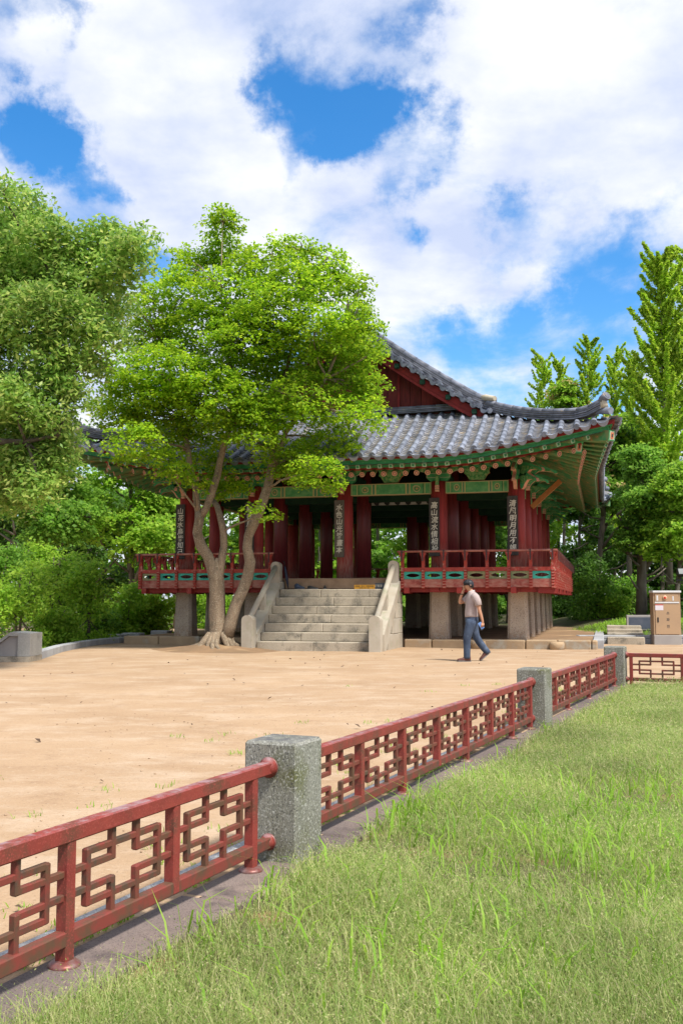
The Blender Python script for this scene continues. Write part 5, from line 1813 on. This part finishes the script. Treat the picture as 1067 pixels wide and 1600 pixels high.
# root flare
gq = np.random.default_rng(5)
for k in range(17):
    a = 2 * math.pi * k / 17 + gq.uniform(-.2, .2)
    L = gq.uniform(.55, 1.25)
    b = at(341, 1014, MY); b.z = 0
    p0 = b + Vector((math.cos(a) * .22, math.sin(a) * .22, .42)); p1 = b + Vector((math.cos(a) * .45, math.sin(a) * .45, .15)); p2 = b + Vector((math.cos(a + .2) * L, math.sin(a + .2) * L, -.03))
    trunks.append(([tuple(p0), tuple(p1), tuple((p1 + p2) / 2 + Vector((0, 0, .0))), tuple(p2)], [.085, .07, .05, .015]))
gm = np.random.default_rng(21)
mb_ = []
for (px, py, rp) in [(345, 350, 26), (352, 392, 34), (312, 425, 40), (275, 470, 48), (232, 525, 46), (196, 580, 44), (180, 640, 44), (205, 690, 40), (262, 655, 56), (252, 585, 60),
                     (312, 525, 62), (355, 465, 58), (398, 430, 40), (420, 492, 60), (466, 410, 34), (470, 440, 44), (512, 445, 42), (540, 495, 40), (560, 548, 38), (498, 525, 58), (545, 600, 46), (560, 655, 38), (520, 685, 44), (470, 628, 54),
                     (400, 585, 66), (340, 620, 60), (388, 680, 44), (312, 700, 40), (450, 715, 44), (492, 738, 36), (405, 650, 52), (335, 745, 26), (262, 735, 30), (300, 590, 56), (440, 560, 56), (380, 530, 56), (520, 560, 48), (225, 620, 50), (300, 655, 44), (570, 610, 24), (575, 500, 18),
                     (290, 395, 22), (440, 385, 20), (395, 398, 22), (510, 408, 22), (555, 450, 20), (215, 480, 26)]:
    mb_.append(blob(px + gm.uniform(-6, 6), py + gm.uniform(-6, 6), rp * 1.18, MY + gm.uniform(-1.5, 1.2), 1.0, rp * MY / 1556 * 1.2, .74))
for (px, py, rp) in [(347, 332, 13), (338, 350, 14), (362, 345, 13), (470, 378, 12), (463, 395, 16), (484, 392, 14), (288, 412, 13), (276, 428, 14), (395, 398, 13), (384, 412, 15), (425, 396, 13), (438, 402, 14), (512, 402, 12), (525, 420, 14), (548, 440, 12),
                     (255, 432, 13), (236, 452, 13), (215, 475, 13), (196, 500, 12), (560, 470, 13), (568, 490, 11), (574, 556, 11), (578, 622, 11), (572, 650, 12), (160, 610, 13), (158, 650, 12), (172, 540, 12)]:
    mb_.append(blob(px, py, rp, MY + gm.uniform(-.8, .8), 1.0, rp * MY / 1556, 1.7))
for (px, py, rp, dy) in [(405, 798, 20, -.9), (425, 808, 12, -.9), (300, 752, 20, -.5), (335, 775, 20, .8), (365, 760, 26, .9), (230, 712, 28, .3)]:
    mb_.append(blob(px, py, rp, MY + dy, 1.3, None, .45))
tree('maple_tree', 'bright green maple with forked pale trunks standing before the pavilion', 'tree', tuple(at(341, 1014, MY))[:2] + (0.0,), trunks, mb_, 120000, .092, 'leaf_maple', 'bark_maple', 31,
     limb_r=.035, twigs=260, spray=.30, thick=.035, flat=.55, tilt=.25, shell=.12, per=34, droop=.25, aspect=.7)
# soil mound at its foot
mo = MB(); rs = []
for q, z in ((1.9, -.02), (1.3, .04), (.8, .09), (.42, .14), (.2, .17)):
    rs.append([(q * math.cos(a) * (1 + .15 * math.sin(3 * a)), q * math.sin(a) * (1 + .12 * math.cos(2 * a)), z) for a in [2 * math.pi * k / 24 for k in range(24)]])
mo.rings(rs, 0, True, False, True)
b_ = at(338, 1014, MY)
tag(mo.build('root_mound', 'earth', None, (b_.x, b_.y, 0)), kind='structure')

# --- big tree at the left edge
LY = 18.5
trunks = [([(-9.6, 19.0, -.1), (-9.5, 19.0, 1.2), (-9.2, 18.9, 2.8), (-8.6, 18.8, 4.4), (-8.2, 18.7, 6.0), (-7.8, 18.6, 8.2)], [.42, .34, .30, .27, .22, .12]),
          tpath([(-170, 600, 20), (-90, 562, 14), (-30, 540, 10), (20, 518, 7.5), (45, 490, 5), (80, 440, 3)], LY),
          tpath([(-150, 650, 18), (-80, 605, 9), (0, 590, 6), (60, 594, 4.5), (110, 585, 3)], LY - .3),
          tpath([(-170, 560, 16), (-80, 460, 12), (0, 390, 8), (40, 370, 4), (70, 385, 2)], LY + .5),
          tpath([(-120, 700, 10), (-40, 690, 7), (40, 690, 4), (90, 680, 2)], LY - .8)]
gm = np.random.default_rng(8)
mb_ = []
for (px, py, rp) in [(5, 300, 36), (40, 330, 42), (62, 365, 40), (10, 380, 60), (60, 425, 60), (110, 380, 36), (120, 430, 52), (165, 372, 32), (200, 380, 26), (228, 374, 22), (185, 415, 34), (215, 405, 26), (60, 490, 62), (120, 500, 50), (165, 470, 44),
                     (172, 525, 30), (100, 560, 46), (30, 455, 60), (138, 565, 30), (30, 660, 56), (66, 680, 48), (85, 655, 34), (40, 730, 54), (75, 725, 36), (20, 620, 40), (112, 615, 26), (0, 540, 30), (-30, 500, 60), (-40, 700, 60), (-30, 400, 60), (40, 590, 34), (85, 600, 32), (70, 550, 34), (-15, 600, 40), (60, 760, 30), (95, 690, 24), (10, 770, 34), (-60, 340, 60), (-60, 600, 60)]:
    mb_.append(blob(px, py, rp, LY + gm.uniform(-1.2, 1.2), 1.0, rp * LY / 1556 * 1.2, .85))
tree('broadleaf_tree', 'large leafy tree overhanging the top left edge with grey green leaves', 'tree', (-9.6, 19.0, 0), trunks, mb_, 84000, .112, 'leaf_left', 'bark_dark', 41,
     limb_r=.035, twigs=240, spray=.30, thick=.09, flat=.32, tilt=.3, shell=.30, per=28, droop=.6, aspect=.42)


# --- trees behind; each with its own look
def bg_tree(label, px, ybot, ytop, ycrown, w, Y, leaf, seed, n=15000, size=.17, bark='bark_grey', name='broadleaf_tree', nb=16, zb=0.0, extra=None, lean=0.0, bare=0, per=48, flat=.45, fz=.62, trunk_r=None):
    """crown fills px +- w between ytop and ycrown (photo rows), trunk down to ybot"""
    g = np.random.default_rng(seed)
    b = at(px, ybot, Y); b.z = zb - .1
    top = at(px + lean, ytop, Y); cb = at(px + lean * .6, ycrown, Y)
    W = w * Y / 1556; H = (top.z - cb.z)
    tr = trunk_r or max(.09, W * .055)
    mid = at(px + lean * .4, ycrown, Y)
    pts = [tuple(b), tuple(b.lerp(mid, .5) + Vector((g.normal() * .1, 0, 0))), tuple(mid), tuple(mid.lerp(top, .5)), tuple(mid.lerp(top, .85))]
    paths = [(pts, [tr * 1.25, tr, tr * .85, tr * .5, tr * .15])]
    bl = []
    for k in range(nb):
        t = (k + g.random()) / nb
        prof = math.sin(math.pi * min(1, .18 + .82 * t) ** 1.0) ** .7
        a = g.random() * 2 * math.pi; q = math.sqrt(g.random()) * .72
        rr = W * g.uniform(.30, .46)
        bl.append((top.x * t + cb.x * (1 - t) + math.cos(a) * q * W * prof, Y + math.sin(a) * q * W * prof, cb.z + H * (.08 + .84 * t), rr, rr, rr * fz))
    for k in range(3):
        a = g.uniform(0, math.pi) * (1 if k % 2 else -1)
        p0 = Vector(pts[1]).lerp(Vector(pts[2]), .3 + .3 * k)
        p1 = p0 + Vector((math.cos(a) * W * .7, math.sin(a) * W * .5, H * .35))
        paths.append(([tuple(p0), tuple(p0.lerp(p1, .5) + Vector((0, 0, H * .05))), tuple(p1)], [tr * .6, tr * .4, tr * .15]))
    for k in range(bare):
        a = g.uniform(-.9, .9) + (math.pi if k % 2 else 0)
        p0 = Vector(pts[0]).lerp(Vector(pts[2]), g.uniform(.35, .95))
        p1 = p0 + Vector((math.cos(a) * W * .6, -abs(math.sin(a)) * W * .4, W * g.uniform(.1, .5)))
        paths.append(([tuple(p0), tuple(p0.lerp(p1, .5) - Vector((0, 0, W * .06))), tuple(p1)], [tr * .32, tr * .22, tr * .08]))
    return tree(name, label, 'tree', tuple(b), paths, bl, n, size, leaf, bark, seed, group='trees round the pavilion', limb_r=tr * .35, twigs=40, spray=.42 * max(1, Y / 45), thick=.06, flat=flat, tilt=.4, shell=.55, per=per, droop=.25, aspect=.7, extra=extra)


def ginkgo(label, px, ybot, ytop, w, Y, seed, n=14000, zb=.3, size=.17, lean=0):
    """narrow upright tree: many ascending feathery branches round a straight stem"""
    g = np.random.default_rng(seed)
    b = at(px, ybot, Y); b.z = zb - .2
    top = at(px + lean, ytop, Y)
    t = thing('ginkgo_tree', label, 'tree', tuple(b), 0, 'pointed ginkgo trees at right')
    H = top.z - b.z; W = w * Y / 1556
    mb = MB()
    mb.tube([(0, 0, 0), (0, 0, H * .5), (top.x - b.x, 0, H * .99)], [W * .09, W * .06, .012], 8, 0, jitter=.1)
    cen, nrm = [], []
    nbch = int(90 + W * 26)
    per = max(50, n // nbch)
    for k in range(nbch):
        f = .18 + .80 * ((k + g.random()) / nbch) ** .9
        a = g.random() * 2 * math.pi
        L = W * (1.05 - f) ** .62 * g.uniform(.55, 1.3) + .3
        z0 = H * f
        rise = L * g.uniform(.75, 1.35)
        o = np.array([(top.x - b.x) * max(0, f - .5) * 2, 0, z0])
        e = o + np.array([math.cos(a) * L, math.sin(a) * L, rise])
        mb.tube([tuple(o), tuple((o + e) / 2 + np.array([0, 0, -rise * .1])), tuple(e)], [max(.012, W * .012), .012, .006], 4, 0)
        s = g.random(per) ** .7
        p = o + (e - o) * s[:, None] + np.array([0, 0, -rise * .4]) * (s * (1 - s))[:, None]
        p += g.normal(size=(per, 3)) * (.05 + .030 * min(L, 2.2)) * (1.15 - s * .75)[:, None]
        cen.append(p); nn = g.normal(size=(per, 3)) + np.array([0, 0, .6]); nrm.append(nn)
    cen = np.concatenate(cen); nrm = np.concatenate(nrm); nrm /= np.linalg.norm(nrm, axis=1)[:, None]
    q = leaf_quads(cen, nrm, size * (.65 + .7 * g.random(len(cen))), g, .8)
    mb.build('trunk', 'bark_grey', t)
    tag(put(raw_mesh('crown', q, 4, 'leaf_ginkgo'), 'crown', t), kind='stuff')


# left
bg_tree('layered green tree left of the pavilion, its crown spreading just over the shrubs', 75, 985, 660, 850, 120, 37, 'leaf_forest', 101, n=20000, size=.15, bare=3)
bg_tree('tall green tree standing between the left shrubs and the left corner column', 205, 985, 690, 880, 95, 40, 'leaf_bright', 102, n=17000, size=.16, bark='bark_grey', bare=4)
bg_tree('green tree with grey forked trunk just behind the left corner column', 275, 985, 690, 830, 80, 45, 'leaf_forest', 103, n=15000, size=.17, bare=5)
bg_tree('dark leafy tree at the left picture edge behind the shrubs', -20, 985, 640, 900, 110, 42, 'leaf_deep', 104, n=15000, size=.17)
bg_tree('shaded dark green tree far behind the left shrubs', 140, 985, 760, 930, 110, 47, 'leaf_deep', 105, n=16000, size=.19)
# seen through the pavilion
for k, (px, yt, yc, w, Y, lf, lab) in enumerate([(345, 700, 930, 75, 51, 'leaf_bright', 'leafy tree seen through the left end bay of the pavilion'), (420, 700, 940, 75, 55, 'leaf_forest', 'leafy tree seen between the columns behind the left handrail'),
                                                 (500, 690, 945, 80, 52, 'leaf_bright', 'leafy tree seen through the pavilion above the stairs'), (590, 690, 950, 85, 56, 'leaf_forest', 'broad dark leafy tree seen through the middle bay of the pavilion'),
                                                 (655, 700, 945, 70, 50, 'leaf_bright', 'paler leafy tree seen through the bay right of the stairs'), (735, 690, 950, 80, 54, 'leaf_deep', 'dark tree seen under the floor behind the walking man'),
                                                 (795, 690, 940, 80, 50, 'leaf_forest', 'leafy tree glimpsed through the right end bay of the pavilion')]):
    bg_tree(lab, px, 970, yt, yc, w, Y, lf, 120 + k, n=12000, size=.2, nb=14)
# right
bg_tree('spreading tree with dark forked trunk and pale blossom behind the right roof corner', 935, 975, 655, 800, 85, 45, 'leaf_forest', 141, n=18000, size=.17, bark='bark_dark', extra=('blossom', .06), lean=20, bare=6, zb=.4)
bg_tree('leafy tree with slim grey trunk rising behind the hydrant cabinet', 1003, 980, 690, 860, 62, 39, 'leaf_forest', 142, n=15000, size=.15, bark='bark_grey', bare=6, zb=.4, trunk_r=.2)
bg_tree('bright leafy tree at the right edge above the floodlights', 1062, 985, 720, 880, 70, 37, 'leaf_bright', 143, n=14000, size=.15, bark='bark_grey', bare=4, zb=.4)
bg_tree('pale blossoming tree between the pointed ginkgos and the roof corner', 985, 975, 640, 790, 75, 50, 'leaf_bright', 144, n=15000, size=.18, extra=('blossom', .10), zb=.4)
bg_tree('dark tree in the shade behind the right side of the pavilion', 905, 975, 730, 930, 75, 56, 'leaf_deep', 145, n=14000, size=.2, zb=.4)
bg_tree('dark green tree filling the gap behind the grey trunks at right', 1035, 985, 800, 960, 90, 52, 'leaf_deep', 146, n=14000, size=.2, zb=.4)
bg_tree('yellowish round tree peeping over the roof below the ginkgo tips', 885, 975, 590, 720, 42, 60, 'leaf_bright', 147, n=9000, size=.2, extra=('blossom', .16), zb=.4)
ginkgo('tall bright ginkgo at the right edge, the largest of the pointed trees', 1048, 975, 398, 70, 44, 151, n=60000, size=.13, lean=-18)
ginkgo('tall ginkgo cut by the right edge behind the largest ginkgo', 1092, 975, 380, 80, 48, 152, n=45000, size=.135, lean=-10)
ginkgo('pointed ginkgo leftmost above the roof corner', 847, 970, 552, 36, 62, 153, n=15000, size=.14)
ginkgo('short pointed ginkgo second from the left above the roof', 875, 970, 558, 30, 64, 154, n=13000, size=.14)
ginkgo('pointed ginkgo with the highest tip of those directly above the roof end tile', 920, 970, 528, 42, 60, 155, n=18000, size=.14)
ginkgo('slim pointed ginkgo just right of the roof end tile', 962, 970, 545, 34, 61, 156, n=15000, size=.14)
ginkgo('slim ginkgo touching the left side of the largest ginkgo', 990, 970, 552, 36, 57, 157, n=15000, size=.13)
# shrubs
SH = [('light green shrub behind the stone information stand', 30, 925, 62, 27.5, 'leaf_bright'), ('tall light green shrub left of the dark gap', 90, 900, 58, 31, 'leaf_bright'), ('broad bright shrub in front of the left tree row', 140, 930, 56, 30, 'leaf_bright'),
      ('bright bush behind the row of granite blocks', 195, 950, 52, 35, 'leaf_bright'), ('yellowish bush closest to the left stone pillar', 240, 955, 40, 36, 'leaf_ginkgo'), ('low bush along the grey garden kerb', 85, 975, 42, 28.5, 'leaf_bright'),
      ('low dark bush behind the kerb, half shaded', 150, 980, 40, 33.5, 'leaf_forest'), ('leafy bush at the left picture edge above the information stand', -15, 900, 60, 29, 'leaf_forest'), ('upright shrub with slim dark stem', 60, 880, 40, 33, 'leaf_bright'),
      ('pale shrub between the left pillars', 300, 950, 40, 47, 'leaf_bright'), ('green bush seen under the pavilion left of the stairs', 360, 950, 40, 50, 'leaf_bright'),
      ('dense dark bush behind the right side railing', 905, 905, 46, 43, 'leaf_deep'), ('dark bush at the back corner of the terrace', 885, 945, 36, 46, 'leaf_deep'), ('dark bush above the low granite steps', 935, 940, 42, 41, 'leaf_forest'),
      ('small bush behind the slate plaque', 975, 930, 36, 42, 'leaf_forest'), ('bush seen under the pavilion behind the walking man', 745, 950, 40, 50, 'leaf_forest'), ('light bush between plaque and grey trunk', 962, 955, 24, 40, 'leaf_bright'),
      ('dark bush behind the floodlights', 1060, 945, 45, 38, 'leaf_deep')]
for k, (lab, px, py, rp, Y, lf) in enumerate(SH):
    g = np.random.default_rng(300 + k)
    c = at(px, py, Y); R_ = rp * Y / 1556
    base = (c.x, c.y, 0.0 if px < 600 else .3)
    bl = []
    for j in range(9):
        a = g.random() * 6.28; q = math.sqrt(g.random()) * .6
        bl.append((c.x + math.cos(a) * q * R_, c.y + math.sin(a) * q * R_, max(base[2] + .2, c.z + R_ * g.uniform(-.7, .55)), R_ * .45, R_ * .45, R_ * .42))
    low = max(base[2] + .15, c.z - R_)
    bl += [(c.x + R_ * g.uniform(-.5, .5), c.y, lerp(base[2], low, .5), R_ * .5, R_ * .4, max(.15, (low - base[2]) * .5)) for _ in range(3)]
    paths = [([base, (c.x + g.normal() * .1, c.y, (base[2] + c.z) / 2), (c.x + g.normal() * .2, c.y, c.z + R_ * .5)], [.05, .035, .012]) for _ in range(3)]
    tree('shrub', lab, 'shrub', base, paths, bl, int(5200 if Y < 40 else 4200), .10 if Y < 34 else .13, lf, 'bark_dark', 300 + k, group='shrubs round the pavilion', limb_r=.018, twigs=40, spray=.28, thick=.09, flat=.25, tilt=.3, shell=.5, per=26, droop=.1, aspect=.65)

# far wood that closes the view: one mass
g = np.random.default_rng(77)
bl = []
for k in range(110):
    x = lerp(-48, 54, (k + g.random()) / 110); y = 66 + g.uniform(-3, 9)
    h = 8.5 if x < 14 else 10.5
    for j in range(3):
        bl.append((x + g.normal() * 1.2, y, .8 + h * (j + g.random() * .8) / 3, 2.1, 2.0, 1.9))
bl += [(lerp(-40, 46, g.random()), 64 + g.uniform(-2, 2), .7, 2.4, 1.5, 1.3) for _ in range(60)]
q, _ = crown_leaves(bl, 150000, .40, g, flat=.3, spray=.75, thick=.14, tilt=.4, shell=.5, per=40, aspect=.7)
tag(put(raw_mesh('far_wood', q, 4, 'leaf_forest'), 'far_wood'), 'dense green wood closing the view far behind the pavilion', 'wood', None, 'stuff')


# ------------------------------------------------------------------ grass and litter
def blades(pos, h, w, g, lean=.35, curl=.4, segs=2):
    """tapered bent blades: one polygon strip each -> (n, 5, 3) tri+quad"""
    n = len(pos)
    a = g.random(n) * 2 * np.pi
    d = np.stack([np.cos(a), np.sin(a), np.zeros(n)], 1)
    # width faces roughly across the bend
    s = np.stack([-np.sin(a), np.cos(a), np.zeros(n)], 1)
    ln = (g.random(n) * lean)[:, None]
    up = np.array([0, 0, 1.0])
    m = pos + up * (h * .58)[:, None] + d * h[:, None] * ln * .5
    t = pos + up * (h * (1 - curl * .35 * g.random(n)))[:, None] + d * h[:, None] * (ln * 1.0 + curl * .5 * g.random(n)[:, None])
    W = w[:, None] * s * .5
    return np.stack([pos - W, pos + W, m + W * .8, t, m - W * .8], 1)


def in_view(p, m=420):
    x = 533.5 + 1556 * p[:, 0] / p[:, 1]
    return (p[:, 1] > 2.4) & (x > -m) & (x < 1067 + m)


g = np.random.default_rng(12)
F0n, FTn, FNn = np.array(F0), np.array(FT), np.array(FN)


def lawn_pts(n):
    s = g.uniform(-4.5, 10.75, n); k = g.uniform(.185, 9, n)
    p = F0n + FTn * s[:, None] + FNn * k[:, None]
    # keep with density falling with distance
    keep = in_view(p) & (g.random(n) < np.clip((4.6 / np.maximum(p[:, 1], .5)) ** 1.15, .12, 1)) & (g.random(n) < np.clip((k - .16) / .25, .06, 1))
    p = p[keep]; p[:, 2] = LAWN_Z + .02
    return p


def patch(p, f, ph): return .5 + .5 * np.sin(p[:, 0] * f + ph + 1.3 * np.sin(p[:, 1] * f * .7 + ph)) * np.sin(p[:, 1] * f * 1.1 + ph * 2 + np.sin(p[:, 0] * f * .6))


p = lawn_pts(1900000)
pa = patch(p, 1.7, .4) * .6 + patch(p, 4.1, 2.2) * .4
p = p[g.random(len(p)) < .22 + .78 * np.clip(pa * 1.9 - .15, 0, 1)]
if len(p) > 300000: p = p[g.choice(len(p), 300000, replace=False)]
pa = patch(p, 1.7, .4)
Yd = np.clip(p[:, 1], 3, 16)
h = (.05 + .085 * g.random(len(p)) ** 1.2) * (.65 + .7 * pa)
w = .0017 + .00075 * Yd * (.6 + .6 * g.random(len(p))) * .62
q = blades(p, h, w, g, lean=1.0, curl=.9)
me = raw_mesh('grass', q, 5, 'grass_fine', [(0, 1, 2, 4), (4, 2, 3)])
tag(put(me, 'grass'), 'fine pale seeding grass covering the lawn', 'grass', None, 'stuff')
# wispy seed heads: tiny flecks held above the blades
p2 = p[g.choice(len(p), 150000, replace=True)].copy()
pa2 = patch(p2, 1.7, .4)
p2 += g.normal(size=p2.shape) * np.array([.03, .03, 0]); p2[:, 2] += (.05 + .11 * g.random(len(p2))) * (.6 + .7 * pa2)
q = leaf_quads(p2, rand_dirs(len(p2), g), (.0055 + .0011 * np.clip(p2[:, 1], 3, 16)) * (.6 + .8 * g.random(len(p2))), g, .45)
tag(put(raw_mesh('seed_heads', q, 4, 'grass_fine'), 'seed_heads'), 'pale feathery seed heads hovering over the lawn grass', 'grass', None, 'stuff')
# broad bright blades in clumps
cl = []
for (px, py, n, sp) in [(610, 1290, 150, .2), (650, 1265, 130, .2), (700, 1230, 80, .2), (560, 1325, 20, .15), (760, 1190, 25, .2), (930, 1330, 330, .42), (1010, 1300, 360, .55), (1050, 1360, 260, .45), (880, 1290, 120, .3), (1060, 1240, 160, .5), (970, 1250, 120, .5), (960, 1370, 60, .35), (1040, 1270, 60, .4),
                        (470, 1362, 16, .09), (445, 1372, 14, .08), (700, 1375, 6, .03), (420, 1395, 8, .1), (480, 1345, 8, .06), (720, 1480, 40, .3), (800, 1440, 45, .35), (860, 1480, 40, .35), (930, 1520, 35, .3), (640, 1500, 30, .25), (680, 1560, 30, .25), (1000, 1500, 40, .3),
                        (820, 1560, 25, .25), (560, 1480, 20, .25), (900, 1590, 20, .2), (400, 1590, 10, .2), (780, 1390, 30, .3), (830, 1130, 20, .2), (870, 1150, 20, .2), (890, 1100, 20, .2), (740, 1330, 25, .3), (350, 1450, 14, .12), (300, 1500, 12, .1), (590, 1400, 16, .2), (1050, 1450, 40, .3), (990, 1420, 40, .3)]:
    d = px_dir(px, py); k = (LAWN_Z + .02 - 1.3) / d.z
    c = np.array([d.x * k, d.y * k, LAWN_Z + .015])
    pp = c + np.concatenate([g.normal(size=(n, 2)) * sp, np.zeros((n, 1))], 1)
    kn = (pp - F0n) @ FNn
    cl.append(pp[kn > .18])
sc_ = F0n + FTn * g.uniform(-3, 10.5, 900)[:, None] + FNn * g.uniform(.17, 8, 900)[:, None]
sc_[:, 2] = LAWN_Z + .015
cl.append(sc_[in_view(sc_)])
pp = np.concatenate(cl)
h = .08 + .17 * g.random(len(pp)) ** 1.4
q = blades(pp, h, .007 + .007 * g.random(len(pp)), g, lean=.9, curl=1.2)
tag(put(raw_mesh('tall_grass', q, 5, 'grass_bright', [(0, 1, 2, 4), (4, 2, 3)]), 'tall_grass'), 'bright broad grass blades standing in clumps on the lawn', 'grass', None, 'stuff')
# weeds by the kerb and sparse tufts in the sand
ks = g.uniform(-4, 10, 5200)
pp = F0n + FTn * ks[:, None] + FNn * g.uniform(-.165, -.095, 5200)[:, None]
pp = pp[np.sin(ks * 3.1) + np.sin(ks * 7.7) > -.3]
tu = []
for k in range(120):
    c = F0n + FTn * g.uniform(-3, 11) + FNn * (-.25 - abs(g.normal()) * 1.1)
    tu.append(c + np.concatenate([g.normal(size=(14, 2)) * .05, np.zeros((14, 1))], 1))
pp = np.concatenate([pp] + tu)
q = blades(pp, .015 + .035 * g.random(len(pp)), .004 + .004 * g.random(len(pp)), g, lean=1.2)
tag(put(raw_mesh('weeds', q, 5, 'grass_bright', [(0, 1, 2, 4), (4, 2, 3)]), 'weeds'), 'small weeds growing in the gap between kerb and edging stones', 'weeds', None, 'stuff')
# grass on the right bank and behind the left kerb
n = 15000
pb = np.stack([g.uniform(8.3, 19, n), g.uniform(31.2, 37, n), np.zeros(n)], 1)
pb[:, 2] = .10 + .42 * np.array([sstep(30.2, 34.5, y) * sstep(8, 10.5, x) for x, y in pb[:, :2]]) - .02
pb = pb[(g.random(n) < np.clip((pb[:, 1] - 31.4) / 1.5, .06, 1))]
pl_ = np.stack([g.uniform(-13, -7.1, 16000), g.uniform(22, 36, 16000), np.full(16000, -.08)], 1)
pb = np.concatenate([pb, pl_])
q = blades(pb, .06 + .14 * g.random(len(pb)), .018 + .02 * g.random(len(pb)), g, lean=.9)
tag(put(raw_mesh('bank_grass', q, 5, 'grass_bright', [(0, 1, 2, 4), (4, 2, 3)]), 'bank_grass'), 'green grass on the bank behind the grey kerb', 'grass', None, 'stuff')
# grit on the sand court
n = 2600
pg = np.stack([g.uniform(-7, 8, n), 4.0 + 10 * g.random(n) ** 1.5, np.full(n, .004)], 1)
pg = pg[((pg - F0n) @ FNn < -.27) & in_view(pg)]
sz = (.004 + .011 * g.random(len(pg)) ** 2.5) * .75
oct_ = np.array([(1, 0, 0), (0, 1, 0), (-1, 0, 0), (0, -1, 0), (0, 0, .7), (0, 0, -.5)], float)
v_ = pg[:, None] + oct_[None] * sz[:, None, None] * (.7 + .6 * g.random((len(pg), 6, 1)))
tag(put(raw_mesh('grit', v_, 6, 'pebble', [(0, 1, 4), (1, 2, 4), (2, 3, 4), (3, 0, 4), (1, 0, 5), (2, 1, 5), (3, 2, 5), (0, 3, 5)]), 'grit'), 'small pebbles and grit strewn over the sand court', 'gravel', None, 'stuff')
# dry leaves on the sand
n = 170
pd = np.stack([g.uniform(-9, 9, n), g.uniform(4, 26, n), np.full(n, .02)], 1)
kn = (pd - F0n) @ FNn
pd = pd[kn < -.3]
q = leaf_quads(pd, np.array([0, 0, 1.0]) + g.normal(size=pd.shape) * .35, .03 + .05 * g.random(len(pd)), g, .55, .12)
tag(put(raw_mesh('fallen_leaves', q, 4, 'dead_leaf'), 'fallen_leaves'), 'dry brown leaves scattered over the sand court', 'leaves', None, 'stuff')
